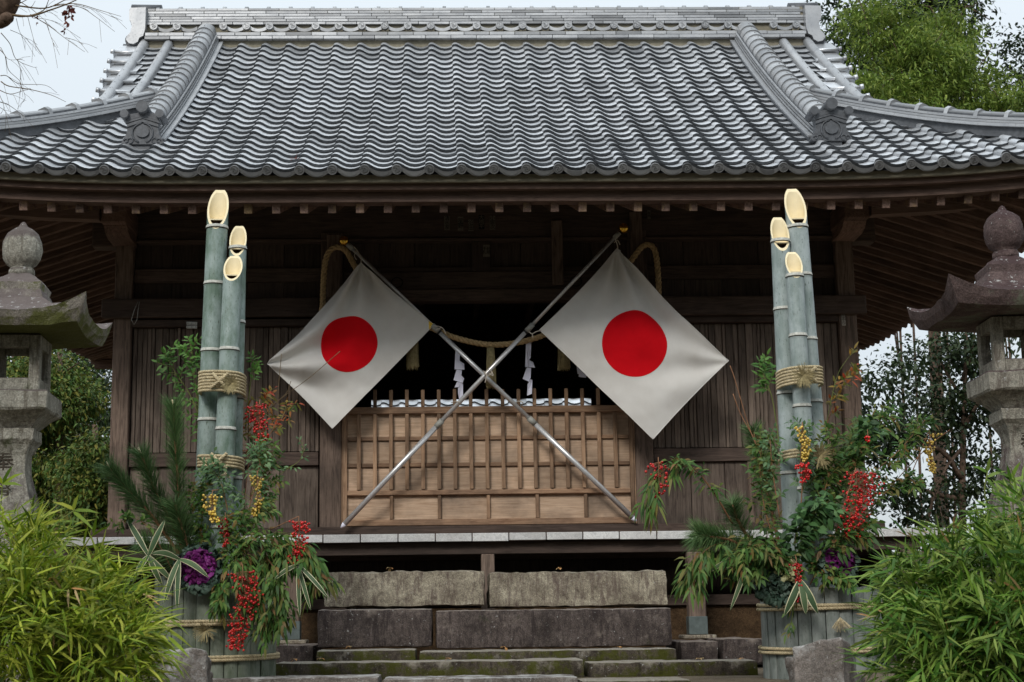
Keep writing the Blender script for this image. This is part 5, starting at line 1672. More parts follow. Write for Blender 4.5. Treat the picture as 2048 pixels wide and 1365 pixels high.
berries('biggest red berry cluster, low on the left barrel', 484, 1222, 82, 152, 9.10, 300, 'berry_red', RB, (480, 1120, 9.2))
berries('small dim red berry cluster among the left barrel leaves', 450, 1064, 32, 56, 9.22, 45, 'berry_red', RB)
berries('yellow berry cluster on the left of the left culms', 424, 1018, 46, 52, 9.16, 62, 'berry_gold', YB, (440, 980, 9.25))
berries('yellow berry cluster on the right of the left culms', 514, 993, 34, 78, 9.2, 70, 'berry_gold', YB, (520, 940, 9.3))
kale('purple kale head in the left barrel', 397, 1136, 36, 9.18, 'cab_purple')
sasa('white-edged leaves arching over the left barrel', (359, 1119, 9.12), [(302, 1108, 9.08, .02), (328, 1208, 9.05, .02), (354, 1222, 9.05, .01), (418, 1156, 9.03, .02)])
sasa('white-edged leaves beside the left bamboo grass', (297, 1112, 9.1), [(270, 1156, 9.05, .01), (330, 1040, 9.15, .0), (252, 1036, 9.2, .01), (325, 1172, 9.12, .0), (345, 1162, 9.12, .0)], .036)
sasa('white-edged leaves pointing at the top step', (596, 1130, 9.05), [(658, 1198, 8.98, .01), (600, 1235, 9.0, -.01), (622, 1222, 9.02, .0), (548, 1160, 9.04, .01)], .026)
for lab, pth in (('bare twig crossing the red disc of the left flag', [(500, 860, 9.7), (560, 800, 9.7), (620, 755, 9.7), (680, 703, 9.7)]), ('bare upright twig beside the left flag corner', [(560, 900, 9.65), (556, 800, 9.65), (563, 708, 9.65)]), ('short bare twig below the left flag', [(520, 830, 9.6), (570, 790, 9.6), (582, 762, 9.6)])):
    MB().tube(stem_path(pth), .0022, 5).build('bare_twig', M['twig'], None, label=lab, cat='twig', group='bare twigs in the barrels')
def tuft(lab, u, v, Y, n, L, mat='straw', down=0.0):
    c = at(u, v, Y); m = MB()
    for i in range(n):
        a = rnd.uniform(0, 2 * math.pi); s_ = rnd.uniform(.5, 1)
        d = Vector((math.cos(a) * .8, -.35, math.sin(a) * (.9 if down == 0 else .5) - down)).normalized()
        m.tube([c, c + d * L * s_ * .6, c + d * L * s_ + Vector((0, 0, -.005))], .0013, 3, caps=False)
    return m.build('straw_tuft', M[mat], None, label=lab, cat='straw tuft', group='frayed straw tufts on the rope bindings')
tuft('frayed dark straw tuft on the upper left binding', 463, 768, 9.34, 170, .075)
tuft('frayed straw end hanging at the lower left binding', 450, 944, 9.34, 60, .06, 'rope2', .9)
tuft('star-shaped straw tuft on the left barrel hoop', 412, 1262, 9.19, 120, .085, 'straw', .1)
tuft('frayed straw tuft on the upper right binding', 1606, 752, 9.34, 190, .095)
tuft('big fan of straw on the lower right binding', 1640, 912, 9.33, 200, .10)
tuft('straw tassel hanging from the right barrel hoop', 1680, 1235, 9.19, 110, .09, 'rope2', .9)
nandina('olive leaves closing the gap between the pine and the left culms', [(410, 1160, 9.4), (400, 1090, 9.4), (405, 1030, 9.4), (410, 980, 9.4)], 36, .05, .02, .10, 'l_nand', 'twig_red', .05, .4, NB)
nandina('leafy nandina stems standing right of the left culms', [(490, 1120, 9.4), (520, 1020, 9.4), (540, 950, 9.4), (535, 900, 9.4)], 40, .052, .018, .12, 'l_nand', 'twig_red', .1, .5, NB)
nandina('green leaves hanging between the two lower red clusters', [(520, 1100, 9.2), (550, 1140, 9.15), (560, 1190, 9.12), (555, 1230, 9.12)], 34, .06, .02, .11, 'l_nand', 'twig_red', .05, 1.0, NB)
# ---- right barrel
NR = 'nandina sprays in the right barrel'
pine('bushy green pine branch reaching left over the rim of the right barrel', [(1530, 1130, 9.35), (1470, 1085, 9.2), (1425, 1075, 9.12), (1400, 1070, 9.1)], 1700, .10, .9, .1, False, group=PB)
pine('pine shoot pointing up left in the right barrel', [(1530, 1120, 9.4), (1480, 1050, 9.3), (1465, 1010, 9.25)], 900, .09, .9, .1, False, group=PB)
pine('dim pine branch standing behind the grey culms', [(1560, 1100, 9.85), (1530, 960, 9.85), (1505, 860, 9.85)], 1500, .09, .8, .15, False, group=PB)
pine('dark pine branch right of the grey culms', [(1650, 1100, 9.85), (1680, 960, 9.85), (1720, 860, 9.85)], 1300, .09, .8, .2, False, group=PB)
nandina('fresh green nandina spray left of the upper right binding', [(1560, 900, 9.8), (1545, 800, 9.8), (1530, 760, 9.8), (1518, 728, 9.8)], 13, .06, .024, .10, 'l_nand_bright', 'twig_green', .4, .2, NR)
nandina('nandina spray reddening right of the grey culms', [(1640, 900, 9.75), (1660, 830, 9.75), (1680, 780, 9.75), (1700, 740, 9.75)], 14, .055, .02, .09, 'l_red', 'twig_red', .3, .3, NR)
nandina('broad nandina spray spreading right towards the oak tree', [(1640, 960, 9.7), (1690, 900, 9.65), (1730, 860, 9.6), (1770, 830, 9.6)], 34, .065, .02, .14, 'l_nand', 'twig_red', .2, .5, NR)
nandina('glossy round-leaved spray beside the right end of the hall', [(1660, 1000, 9.6), (1700, 930, 9.55), (1725, 890, 9.5), (1735, 860, 9.5)], 22, .06, .034, .10, 'l_dark', 'twig', .2, .3, NR)
nandina('nandina branch with red stems arching left past the flagpole tip', [(1465, 1048, 9.25), (1430, 990, 9.15), (1390, 940, 9.08), (1340, 925, 9.05)], 14, .065, .017, .10, 'l_nand', 'twig_red', .3, .8, NR, r=.006)
nandina('long-leaved nandina spray drooping beside the pole tip', [(1400, 950, 9.1), (1350, 930, 9.05), (1310, 960, 9.0), (1290, 1010, 9.0)], 20, .085, .017, .09, 'l_nand', 'twig_red', .2, 1.2, NR)
nandina('dark leaves hanging left of the right barrel', [(1500, 1080, 9.3), (1430, 1090, 9.1), (1395, 1120, 9.05), (1380, 1160, 9.05)], 24, .08, .018, .10, 'l_nand', 'twig_red', .2, 1.2, NR)
nandina('large rounded leaves heaped at the foot of the grey culms', [(1600, 1180, 9.35), (1590, 1080, 9.2), (1610, 1040, 9.15), (1650, 1010, 9.12)], 44, .07, .036, .13, 'l_dark', 'twig', .1, .6, NR)
nandina('mixed nandina leaves over the rim of the right barrel', [(1580, 1170, 9.3), (1550, 1110, 9.2), (1510, 1090, 9.12), (1470, 1110, 9.08)], 48, .065, .019, .14, 'l_nand', 'twig_red', .05, .8, NR)
nandina('dull leaves spreading right over the rim of the right barrel', [(1620, 1170, 9.3), (1650, 1110, 9.2), (1690, 1070, 9.15), (1730, 1060, 9.15)], 40, .06, .022, .13, 'l_nand', 'twig_red', .1, .6, NR)
nandina('grey green shoot rising in front of the grey culms', [(1600, 1060, 9.3), (1605, 960, 9.3), (1610, 900, 9.3), (1606, 850, 9.32)], 24, .045, .019, .10, 'l_grey', 'twig_red', .2, .3, NR)
nandina('grey green shoot left of the yellow berries', [(1560, 1040, 9.35), (1545, 940, 9.35), (1540, 880, 9.35)], 18, .045, .019, .10, 'l_grey', 'twig_red', .2, .3, NR)
nandina('leafy sprig at the right of the big red cluster', [(1700, 1080, 9.3), (1740, 960, 9.3), (1800, 900, 9.3), (1850, 840, 9.3)], 30, .055, .02, .11, 'l_nand', 'twig_red', .2, .4, NR)
nandina('creeping sprig hanging down the right barrel slats', [(1590, 1180, 9.2), (1585, 1230, 9.16), (1578, 1262, 9.16)], 8, .045, .016, .05, 'l_nand', 'twig_green', .1, .8, NR, dens=3)
nandina('sprig with one orange leaf above the right binding', [(1650, 860, 9.7), (1672, 760, 9.7), (1692, 722, 9.7), (1708, 704, 9.7)], 3, .06, .018, .03, 'l_red', 'twig_green', .8, .1, NR, r=.002, dens=2)
berries('small red berry sprays beside the flagpole tip', 1318, 960, 60, 70, 9.0, 55, 'berry_red', RB)
berries('red berry cluster below the yellow one on the grey culms', 1607, 946, 40, 36, 9.2, 55, 'berry_red', RB)
berries('biggest red berry cluster right of the grey culms', 1716, 1010, 96, 124, 9.15, 300, 'berry_red', RB, (1660, 1100, 9.25), taper=.35)
berries('narrow red berry cluster hanging on the right barrel front', 1595, 1166, 26, 72, 9.1, 62, 'berry_red', RB, (1590, 1110, 9.15))
berries('few red berries among the glossy leaves', 1736, 876, 18, 14, 9.3, 9, 'berry_red', RB)
berries('pale yellow berry cluster in front of the grey culms', 1607, 888, 38, 66, 9.2, 85, 'berry_gold', YB, (1600, 960, 9.25))
berries('yellow berry cluster hanging against the sky by the oak', 1862, 908, 42, 74, 9.3, 70, 'berry_gold', YB, (1810, 980, 9.3))
kale('purple kale head at the right of the right barrel', 1676, 1124, 30, 9.2, 'cab_purple', face=(.2, -1, .35))
kale('dark green kale leaves on the front rim of the right barrel', 1550, 1168, 30, 9.22, 'cab_green')
kale('cream kale leaves beside the narrow berry cluster', 1572, 1140, 22, 9.2, 'cab_cream', 60, False)
sasa('white-edged leaves hanging down the right barrel front', (1600, 1160, 9.1), [(1568, 1232, 9.08, .0), (1612, 1230, 9.06, .0), (1636, 1228, 9.06, .0), (1576, 1214, 9.1, .0)], .044)
sasa('withered striped leaves left of the right barrel', (1500, 1110, 9.12), [(1460, 1222, 9.05, .0), (1408, 1150, 9.05, .02), (1450, 1140, 9.05, .01)], .03)
for lab, pth in (('long bare twig rising from the right pine', [(1530, 930, 9.6), (1500, 860, 9.6), (1470, 760, 9.6), (1460, 732, 9.6)]), ('short pale twig left of the right pine', [(1510, 880, 9.6), (1482, 830, 9.6), (1466, 788, 9.6)]), ('long bare branch crossing the sky beside the oak', [(1700, 1100, 9.4), (1760, 1000, 9.4), (1850, 900, 9.4), (1900, 860, 9.4)])):
    MB().tube(stem_path(pth), .003, 5).build('bare_twig', M['twig_red'], None, label=lab, cat='twig', group='bare twigs in the barrels')

nandina('deep green leaves filling in behind the big red cluster', [(1650, 1120, 9.45), (1680, 1040, 9.45), (1700, 960, 9.45), (1720, 900, 9.45)], 48, .065, .022, .14, 'l_nand', 'twig_red', .05, .5, NR)
nandina('leafy stems left of the grey culms above the rim', [(1560, 1120, 9.4), (1530, 1020, 9.4), (1520, 940, 9.4), (1525, 880, 9.4)], 36, .055, .02, .12, 'l_nand', 'twig_red', .1, .5, NR)
nandina('dark leaves around the foot of the grey culms', [(1600, 1140, 9.4), (1620, 1060, 9.38), (1640, 980, 9.4), (1650, 930, 9.42)], 44, .06, .024, .12, 'l_nand', 'twig_red', .05, .5, NR)
nandina('spray of leaves against the oak right of the big red cluster', [(1700, 1100, 9.35), (1740, 1020, 9.3), (1790, 970, 9.3), (1830, 960, 9.3)], 26, .05, .02, .10, 'l_nand', 'twig_red', .2, .5, NR)

nandina('nandina leaves drooping over the rim of the right barrel, left part', [(1590, 1130, 9.3), (1550, 1125, 9.2), (1515, 1130, 9.15), (1490, 1150, 9.12)], 30, .06, .02, .09, 'l_nand', 'twig_red', .05, .6, NR)
nandina('nandina leaves drooping over the rim of the right barrel, right part', [(1620, 1130, 9.3), (1640, 1135, 9.2), (1660, 1145, 9.15), (1690, 1155, 9.12)], 26, .05, .02, .08, 'l_nand', 'twig_red', .05, .5, NR)
nandina('leaves spilling over the left barrel rim below the kale head', [(430, 1150, 9.3), (440, 1165, 9.2), (445, 1185, 9.15), (440, 1205, 9.12)], 24, .05, .018, .08, 'l_nand', 'twig_red', .05, 1.0, NB)
nandina('fine dark sprigs rising between the pine branches', [(390, 1150, 9.5), (380, 1080, 9.5), (372, 1020, 9.5), (378, 980, 9.5)], 26, .045, .016, .09, 'l_nand', 'twig_red', .1, .4, NB)
nandina('olive nandina sprig over the lower binding of the grey culms', [(1640, 1020, 9.4), (1655, 960, 9.36), (1668, 900, 9.34), (1662, 860, 9.34)], 26, .055, .02, .10, 'l_nand', 'twig_red', .1, .4, NR)

# ================================================================== BAMBOO GRASS BUSHES
def spray_mesh(mat, L, W, nl, seed, drp=.16):
    r_ = np.random.default_rng(seed)
    n = nl; P = np.zeros((n, 3)); D = np.zeros((n, 3))
    for i in range(n):
        t = i / n
        P[i] = (.10 * t, 0, .012 * math.sin(t * 3))
        a = (1 if i % 2 else -1) * r_.uniform(.25, .95) * (1 - .5 * t)
        D[i] = (math.cos(a), math.sin(a), r_.uniform(-.4, .4))
    V = leaves(P, D, np.tile([0, 0, 1.0], (n, 1)) + r_.normal(0, .35, (n, 3)), L * r_.uniform(.55, 1.15, n), W * r_.uniform(.7, 1.2, n), drp, .12, (.18, .5, .6, .42))
    me = leaf_mesh('leaf_spray', V, M[mat]); return me, V
def bush(lab, blobs, mat, L, W, n_parts, n_rest, Yface, seed, dead=.07):
    r_ = np.random.default_rng(seed)
    protos = [spray_mesh(mat, L, W, int(r_.integers(4, 8)), seed * 10 + k) for k in range(7)]
    dead_p = spray_mesh('l_dead', L * .9, W, 3, seed + 77)
    cx = sum(b[0] for b in blobs) / len(blobs); cy = sum(b[1] for b in blobs) / len(blobs)
    root = thing('bamboo_grass', lab, 'bamboo grass', 'bamboo grass clumps in front', (cx, cy, -.2))
    Tm = Matrix.Translation((-cx, -cy, .2))
    vol = np.array([b[3] * b[4] * b[5] for b in blobs]) ** .6; vol /= vol.sum()
    T_ = []
    for i in range(n_parts + n_rest):
        b = blobs[int(r_.choice(len(blobs), p=vol))]
        d = r_.normal(0, 1, 3); d /= np.linalg.norm(d)
        if i < n_parts: d[1] = -abs(d[1]) * .8; d[2] = abs(d[2]) * .9 + d[2] * .1
        rr = r_.uniform(.86, 1.03) if i < n_parts else r_.uniform(.35, .97)
        p = Vector((b[0] + d[0] * b[3] * rr, b[1] + d[1] * b[4] * rr, b[2] + d[2] * b[5] * rr))
        out = Vector((d[0], d[1] * .7, d[2] * .5 - .05)) + Vector(r_.normal(0, .6, 3))
        x = out.normalized(); up = Vector((0, -.3, 1)) + Vector(r_.normal(0, .3, 3)); y = up.cross(x).normalized(); z = x.cross(y)
        T_.append((Matrix.Translation(p) @ Matrix((x, y, z)).transposed().to_4x4() @ Matrix.Scale(float(r_.uniform(.75, 1.2)), 4)))
    for i, t in enumerate(T_[:n_parts]):
        me = dead_p[0] if r_.random() < dead else protos[i % 7][0]
        o = link('leaf_spray', me, root); o.matrix_local = Tm @ t
    VV = []
    for i, t in enumerate(T_[n_parts:]):
        A = np.array(Tm @ t); V = protos[i % 7][1]
        VV.append(V @ A[:3, :3].T + A[:3, 3])
    link('inner_foliage', leaf_mesh('inner_foliage', np.concatenate(VV), M[mat]), root, kind='stuff')
    m = MB()
    for i in range(26):
        b = blobs[int(r_.choice(len(blobs), p=vol))]
        e = Vector((b[0] + r_.normal(0, .5) * b[3], b[1] + r_.normal(0, .4) * b[4], b[2] + r_.uniform(-.2, .8) * b[5]))
        s_ = Vector((e.x * .6 + cx * .4, e.y, -.75)); md = s_.lerp(e, .6) + Vector((0, 0, .15))
        m.tube([Tm @ s_, Tm @ md, Tm @ e], .005, 5)
    link('stems', m.mesh(M['twig_green'], 'stems'), root, kind='stuff')
    return root
def blob(u, v, Y, ru, ry, rv):
    p = at(u, v, Y); k = (p - CAM).length / FPX
    return (p.x, p.y, p.z, ru * k, ry, rv * k)
bush('yellow-green bamboo grass filling the lower left corner', [blob(50, 1190, 6.6, 170, .45, 130), blob(170, 1250, 6.5, 130, .4, 115), blob(20, 1290, 6.3, 200, .45, 150), blob(230, 1320, 6.3, 95, .35, 80), blob(10, 1095, 6.8, 90, .3, 60)], 'l_bush', .125, .0118, 300, 1300, 6.3, 3)
bush('deeper green bamboo grass filling the lower right corner', [blob(1915, 1195, 6.7, 160, .45, 125), blob(1870, 1300, 6.5, 120, .4, 120), blob(2030, 1240, 6.4, 150, .45, 190), blob(1980, 1330, 6.3, 180, .4, 130), blob(2045, 1060, 6.7, 70, .3, 60)], 'l_bush2', .125, .0122, 300, 1400, 6.3, 5)
# loose shoots standing out of the clumps
def shoot(lab, path, mat, n):
    pts = stem_path(path)
    o = MB().tube(pts, .003, 5).build('bamboo_grass_shoot', M['twig_green'], None, label=lab, cat='bamboo shoot', group='loose shoots of bamboo grass')
    p, d = pts[-1], (pts[-1] - pts[-3]).normalized()
    P = []; D = []
    for i in range(n):
        a = 2 * math.pi * i / n
        P.append(p - d * rnd.uniform(0, .03)); D.append(d * rnd.uniform(.2, .9) + Vector((math.cos(a), -.3, math.sin(a) * .8)))
    V = leaves(P, D, np.tile([0, -1, .5], (n, 1)), .13 * rng.uniform(.7, 1.1, n), .017, .25, .1, (.18, .5, .6, .42))
    for i in range(n):
        link('leaf', leaf_mesh('leaf', V[i * 6:i * 6 + 6], M[mat]), o)
shoot('shoot of bamboo grass leaning against the left lantern shaft', [(-20, 1100, 6.8), (0, 1020, 6.8), (5, 968, 6.8)], 'l_bush', 6)
shoot('shoot of bamboo grass reaching right towards the pine', [(60, 1130, 6.8), (100, 1060, 6.8), (150, 1020, 6.8)], 'l_bush', 4)
shoot('shoot of bamboo grass crossing the right lantern shaft', [(2030, 1100, 6.8), (2026, 1010, 6.8), (2020, 955, 6.8)], 'l_bush2', 7)
shoot('shoot of bamboo grass left of the right lantern shaft', [(1990, 1080, 6.8), (1970, 990, 6.8), (1975, 945, 6.8)], 'l_bush2', 4)

# ================================================================== TREES
def crown(blobs, n, L, W, mat, clump=.22, per=34, droop=.3, name='crown', parent=None, hang=0.0, flat=.7, shape=(.3, .5, .7, .4), shell=.45, k=1.0):
    """leaf clumps spread through the blobs' volume"""
    nc = max(1, n // per)
    w = np.array([b[3] * b[4] * b[5] for b in blobs]) ** .66; w /= w.sum()
    idx = rng.choice(len(blobs), nc, p=w); B = np.array(blobs)[idx]
    d = rand_dirs(nc); r_ = shell + (1 - shell) * rng.random(nc) ** .7
    C_ = B[:, :3] + d * B[:, 3:6] * r_[:, None]
    out = np.repeat(d, per, 0)
    P = np.repeat(C_, per, 0) + rng.normal(0, clump, (nc * per, 3)) * np.array([1, 1, flat])
    D = out * .6 + rng.normal(0, .6, (nc * per, 3)); D[:, 2] -= hang
    U = rng.normal(0, .5, (nc * per, 3)) + np.array([0, 0, 1.0])
    V = leaves(P, D, U, L * rng.uniform(.6, 1.2, nc * per), W * rng.uniform(.7, 1.2, nc * per), droop, .1, shape)
    return link(name, leaf_mesh(name, V, M[mat]), parent, kind=None)
def tree(name, lab, cat, base, trunk_pts, r0, limbs, blobs, n, L, W, mat, group=None, bark='bark', **k):
    m = MB(); tp = smooth_path(trunk_pts, 5)
    m.tube(tp, [r0 * (1 - .75 * i / len(tp)) for i in range(len(tp))], 10)
    root = thing(name, lab, cat, group, base)
    inv = Matrix.Translation(-Vector(base))
    for l in limbs:
        q = smooth_path(l[0], 4); m.tube(q, [l[1] * .6 * (1 - .8 * i / len(q)) for i in range(len(q))], 7)
    me = m.mesh(M[bark], 'trunk'); me.transform(inv); link('trunk', me, root)
    c = crown(blobs, n, L, W, mat, parent=root, **k); c.data.transform(inv)
    return root
def B_(u, v, Y, ru, rv, ry):
    p = at(u, v, Y); k = (p - CAM).length / FPX
    return (p.x, Y, p.z, ru * k, ry, rv * k)
def A_(u, v, Y): return at(u, v, Y)

G1 = 'trees behind the right of the roof'
# dark conifer behind the bamboo
tree('conifer_tree', 'dark tall conifer whose trunk shows above the bamboo crowns', 'conifer', (A_(1850, 600, 34).x, 34, 0), [(A_(1850, 600, 34).x, 34, 0), A_(1855, 300, 34), A_(1862, -60, 34)], .17,
     [([A_(1860, y, 34), A_(1860 + s_ * 60, y - 10, 33.8), A_(1860 + s_ * 120, y + 20, 33.6)], .07) for y, s_ in ((20, 1), (60, -1), (110, 1), (180, -1), (240, 1))],
     [B_(1870, 20, 34, 110, 60, 1.2), B_(1790, 60, 34, 90, 60, 1.2), B_(1900, 120, 34, 70, 60, 1.0), B_(1840, 180, 34, 120, 80, 1.2), B_(1720, 150, 33, 70, 90, 1.0), B_(1700, 240, 33, 60, 80, 1.0), B_(1690, 60, 33, 55, 70, 1), B_(1900, -40, 34, 100, 60, 1)],
     15000, .16, .06, 'l_conifer', G1, clump=.28)
tree('conifer_tree', 'ragged dark conifer at the right edge behind the bamboo', 'conifer', (A_(2060, 600, 32).x, 32, 0), [(A_(2060, 600, 32).x, 32, 0), A_(2060, 300, 32), A_(2065, 60, 32)], .14, [],
     [B_(2050, 130, 32, 50, 60, .8), B_(2040, 200, 32, 60, 60, .8), B_(2060, 270, 32, 70, 60, .8)], 3600, .14, .06, 'l_conifer', G1, clump=.22)
# bamboo grove: each clump of arching culms with its own crown
bl = [(1760, 60, 26, 75, 80, 1.0, 'bamboo crown nearest the ridge end'), (1830, 150, 25.5, 100, 95, 1.1, 'broad bamboo crown in the middle of the grove'), (1740, 205, 25, 70, 60, .9, 'low bamboo crown just above the hip ridge'),
      (1930, 190, 26, 70, 110, 1.0, 'bamboo crown with pale arching stems at the right'), (1820, 260, 24.5, 120, 60, .9, 'bright yellow-green bamboo crown low in the middle'), (1960, 290, 25, 90, 60, .9, 'low bamboo crown at the right above the hip ridge'), (1900, 60, 27, 50, 60, .8, 'thin bamboo crown in front of the conifer trunk'), (2030, 230, 25.5, 50, 70, .8, 'bamboo crown cut by the right edge of the view')]
for i, (u, v, Y, ru, rv, ry, lab) in enumerate(bl):
    bx_ = A_(u, v, Y).x
    blobs = [B_(u, v, Y, ru * .6, rv * .6, ry * .6)] + [B_(u + ru * .62 * math.cos(a), v + rv * .6 * math.sin(a), Y + ry * .4 * math.sin(a * 2 + i), ru * .42, rv * .38, ry * .45) for a in np.linspace(.3, 6.0, 7)]
    tree('bamboo_clump', lab, 'bamboo', (bx_ + .3, Y + .5, 0), [(bx_ + .3, Y + .5, 0), (bx_ + .4, Y + .4, A_(u, v, Y).z * .7), A_(u, v - rv * .8, Y)], .028,
         [([(bx_ + .35, Y + .4, A_(u, v, Y).z * .5), A_(u + 20 * s_, v + 20, Y), A_(u + 55 * s_, v - rv * .9, Y)], .028) for s_ in (-1, 1)],
         blobs, int(ru * rv * .72), .125, .03, 'l_bamboo_far', 'bamboo grove behind the right of the roof', bark='bark', clump=.17, per=44, flat=.32, hang=.1, droop=.25, shell=.5, shape=(.25, .5, .6, .4))
# evergreen oak against the sky, lower right
tb = A_(1925, 1060, 21)
oak_limbs = [([A_(1925, 960, 21), A_(1880, 900, 20.8), A_(1800, 880, 20.6), A_(1770, 860, 20.5)], .07), ([A_(1925, 1000, 21), A_(1860, 985, 20.8), A_(1800, 960, 20.6)], .08), ([A_(1925, 860, 21), A_(1960, 800, 20.8), A_(1990, 740, 20.7)], .06),
             ([A_(1925, 800, 21), A_(1885, 730, 21), A_(1870, 680, 21)], .05), ([A_(1922, 900, 21), A_(1890, 940, 20.8), A_(1870, 1000, 20.7)], .05), ([A_(1925, 760, 21), A_(1945, 700, 21), A_(1950, 640, 21)], .05), ([A_(1850, 1060, 20.6), A_(1870, 960, 20.7), A_(1845, 880, 20.7)], .05)]
ob = [B_(u, v, 21 + d, ru, rv, .8) for u, v, ru, rv, d in ((1770, 760, 60, 60, 0), (1850, 720, 50, 40, .3), (1790, 850, 60, 50, -.3), (1880, 800, 60, 50, 0), (1760, 900, 40, 40, 0), (1860, 870, 40, 22, .2), (1940, 840, 50, 60, .2), (1960, 720, 40, 60, 0), (1990, 800, 50, 60, .4), (1790, 990, 45, 30, 0), (1870, 985, 50, 20, 0), (1950, 960, 45, 50, .2), (1860, 1030, 90, 22, 0), (1700, 800, 40, 60, 0), (1920, 690, 40, 40, 0), (2010, 930, 50, 90, .5))]
tree('evergreen_oak', 'dark evergreen tree with forked limbs and sky showing through', 'tree', (tb.x, 21, 0), [(tb.x, 21, 0), A_(1925, 1060, 21), A_(1926, 900, 21), A_(1930, 760, 21), A_(1935, 560, 21)], .065, oak_limbs, ob, 11500, .085, .045, 'l_oak', None, clump=.13, per=22, shell=.2)
# cedars behind the left lantern
for i, (u, v, ru, rv, Y, n, mat, lab) in enumerate(((120, 800, 85, 120, 22, 9000, 'l_cedar', 'green cedar between the left lantern and the hall'), (190, 960, 60, 110, 20.5, 7500, 'l_cedar', 'low cedar beside the left corner post'), (30, 775, 80, 130, 24, 7500, 'l_cedar', 'cedar seen through the left lantern window'), (60, 1000, 110, 90, 22.5, 6000, 'l_cedar', 'shaded cedar behind the left lantern shaft'), (170, 860, 110, 170, 28, 7000, 'l_conifer', 'dark conifer standing behind the cedars at the left'))):
    bx_ = A_(u, v, Y).x
    blobs = [B_(u + rnd.uniform(-.6, .6) * ru, v + rnd.uniform(-.7, .7) * rv, Y + rnd.uniform(-.5, .5), ru * .45, rv * .32, .6) for _ in range(12)]
    tree('cedar_tree', lab, 'cedar', (bx_, Y, 0), [(bx_, Y, 0), (bx_ + .05, Y, 1.5), A_(u, v - rv, Y)], .11, [([A_(u, v + k * 25, Y), A_(u + 40 * (-1) ** k, v + k * 25 - 25, Y - .4)], .03) for k in range(-2, 3)],
         blobs, int(n * 2.2), .075, .032, mat, 'cedars behind the left lantern', clump=.17, per=30, hang=.25, shell=.3, flat=.4)
# maple branches entering at the upper left
mt = Vector((A_(-260, 400, 9.5).x, 9.5, .1))
mroot = thing('maple_tree', 'bare maple limb and thin twigs with a few dead leaves, upper left', 'tree', None, tuple(mt))
inv = Matrix.Translation(-mt)
m = MB(); q = smooth_path([mt, (mt.x + .05, 9.5, 2.2), A_(-180, 200, 9.5), A_(-60, 60, 9.5), A_(0, 20, 9.45), A_(22, -20, 9.4), A_(60, -120, 9.3)], 6)
m.tube(q, [.16 * (1 - .62 * i / len(q)) for i in range(len(q))], 12)
q = smooth_path([A_(-30, 40, 9.5), A_(2, 44, 9.44), A_(14, 36, 9.4), A_(22, 44, 9.4)], 4); m.tube(q, [.05, .05, .048, .046, .045, .043, .043, .042, .04, .04, .035, .032, .02], 10)
me = m.mesh(M['bark'], 'limb'); me.transform(inv); link('limb', me, mroot)
m = MB()
tw = [([(20, 30), (60, 34), (100, 20), (140, 8), (170, -10)], .008), ([(22, 32), (50, 34), (86, 20), (100, 0)], .006), ([(30, 10), (90, 18), (130, 0), (150, -8)], .006), ([(100, 12), (150, 6), (200, 22), (242, 32)], .0035), ([(110, 10), (160, 14), (190, 36), (228, 62)], .003),
      ([(60, 30), (100, 52), (130, 74), (168, 106)], .003), ([(0, 66), (20, 90), (34, 118), (64, 134), (74, 136)], .003), ([(-10, 90), (10, 110), (18, 140), (40, 166), (38, 190)], .003), ([(0, 162), (20, 174), (60, 180), (100, 190), (132, 205)], .004), ([(0, 152), (14, 154), (40, 168), (90, 172), (116, 186)], .003),
      ([(-5, 180), (20, 188), (44, 184), (60, 178)], .003), ([(-5, 205), (20, 212), (50, 232)], .003), ([(-5, 212), (8, 220), (16, 228)], .002), ([(56, 32), (60, 60), (70, 90), (84, 110)], .002), ([(90, 40), (100, 70), (110, 94)], .002), ([(130, 74), (150, 82), (168, 90)], .002), ([(34, 36), (40, 60), (46, 78)], .002), ([(0, 95), (16, 118), (44, 117)], .002), ([(34, 118), (40, 140), (42, 160)], .002), ([(140, 8), (190, 20), (236, 38)], .002), ([(20, 60), (40, 70), (56, 78)], .002), ([(0, 190), (6, 214), (3, 228)], .0018), ([(40, 166), (48, 190), (48, 204)], .0018), ([(70, 34), (110, 45), (160, 78)], .0018), ([(40, 5), (60, 14), (70, 2)], .003), ([(0, 12), (30, 8), (60, -5)], .005)]
for pth, r_ in tw:
    y0 = rnd.uniform(9.0, 9.8)
    q = smooth_path([inv @ A_(u + rnd.uniform(-2, 2), v + rnd.uniform(-2, 2), 9.4 + (y0 - 9.4) * i / 4) for i, (u, v) in enumerate(pth)], 5)
    m.tube(q, [max(.0012, r_ * (1 - .7 * i / len(q))) for i in range(len(q))], 5)
    for _ in range(3):
        i = rnd.randrange(2, len(q) - 1); p = Vector(q[i]); d = (Vector(q[i]) - Vector(q[i - 1])).normalized()
        e = p + (d + Vector((rnd.uniform(-.6, .6), 0, rnd.uniform(-.9, .3)))) * rnd.uniform(.05, .14)
        m.tube([p, p.lerp(e, .5) + Vector((0, 0, .006)), e], .0011, 3, caps=False)
link('twigs', m.mesh(M['twig'], 'twigs'), mroot, kind='stuff')
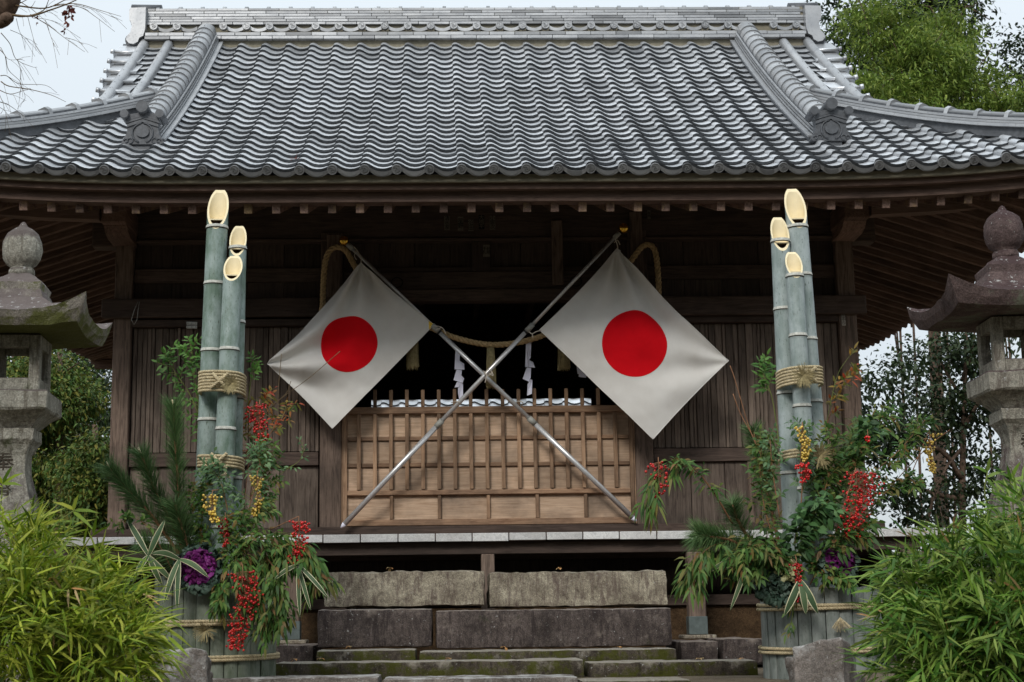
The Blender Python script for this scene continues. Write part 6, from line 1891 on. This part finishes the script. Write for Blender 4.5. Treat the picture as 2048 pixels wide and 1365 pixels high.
for u, v, s_ in ((136, 22, .05), (130, 30, .035), (142, 34, .03), (136, 46, .03), (128, 62, .024), (73, 46, .02), (64, 31, .02), (73, 34, .018), (138, 14, .03)):
    n = 5; P = np.tile(np.array(inv @ A_(u, v, 9.35)), (n, 1)); D = rng.normal(0, .7, (n, 3)) + [0, 0, -.5]
    V = leaves(P, D, rng.normal(0, 1, (n, 3)), s_ * 1.1, s_ * .6, .2, .3)
    link('dead_leaf', leaf_mesh('dead_leaf', V, M['l_maple']), mroot)

# unseen wood added around and behind the camera to darken tile edges and facade
def grove():
    bb = []
    for k in range(34):
        t = -1.25 + 2.5 * k / 33
        x = 19 * math.sin(t) + rnd.uniform(-1, 1); y = 4 - 15 * math.cos(t) + rnd.uniform(-1, 1)
        h = rnd.uniform(5.5, 8.5)
        for z in (1.5, h * .5, h):
            bb.append((x, y, z, 2.0, 2.0, h * .3))
    o = crown(bb, 30000, .55, .3, 'l_conifer', clump=.7, per=20, name='added_shade_wood', shell=.3)
    o['kind'] = 'stuff'; o['label'] = 'dark unseen wood added behind the viewer to cut the light'
grove()

# trees of the yard beyond the right edge of the view, and low growth along the far bank
for i, (u, v, Y) in enumerate(((2230, 900, 21), (2480, 760, 23), (2750, 850, 22))):
    p = A_(u, v, Y)
    tree('evergreen_oak', ('evergreen tree just beyond the right lantern', 'tall evergreen tree further right along the bank', 'evergreen tree at the far right of the yard')[i], 'tree', (p.x, Y, 0), [(p.x, Y, 0), (p.x + .1, Y, p.z), (p.x, Y, p.z + 2)], .12, [],
         [(p.x + rnd.uniform(-1.2, 1.2), Y + rnd.uniform(-1, 1), p.z + rnd.uniform(-1.6, 2.2), .8, .8, .7) for _ in range(10)], 5000, .13, .06, 'l_oak', None, clump=.2, per=22, shell=.2)
ug = crown([(x, 26 + 2 * math.sin(x * 1.7), .7 + .3 * math.sin(x * 2.3), 1.1, 1.0, .9) for x in np.arange(5, 30, .9)] + [(x, 27 + math.sin(x), 1.4, 1.3, 1.0, 1.5) for x in np.arange(-26, -5, .9)], 16000, .16, .07, 'l_oak', clump=.3, per=20, name='undergrowth', shell=.3)
ug['kind'] = 'stuff'
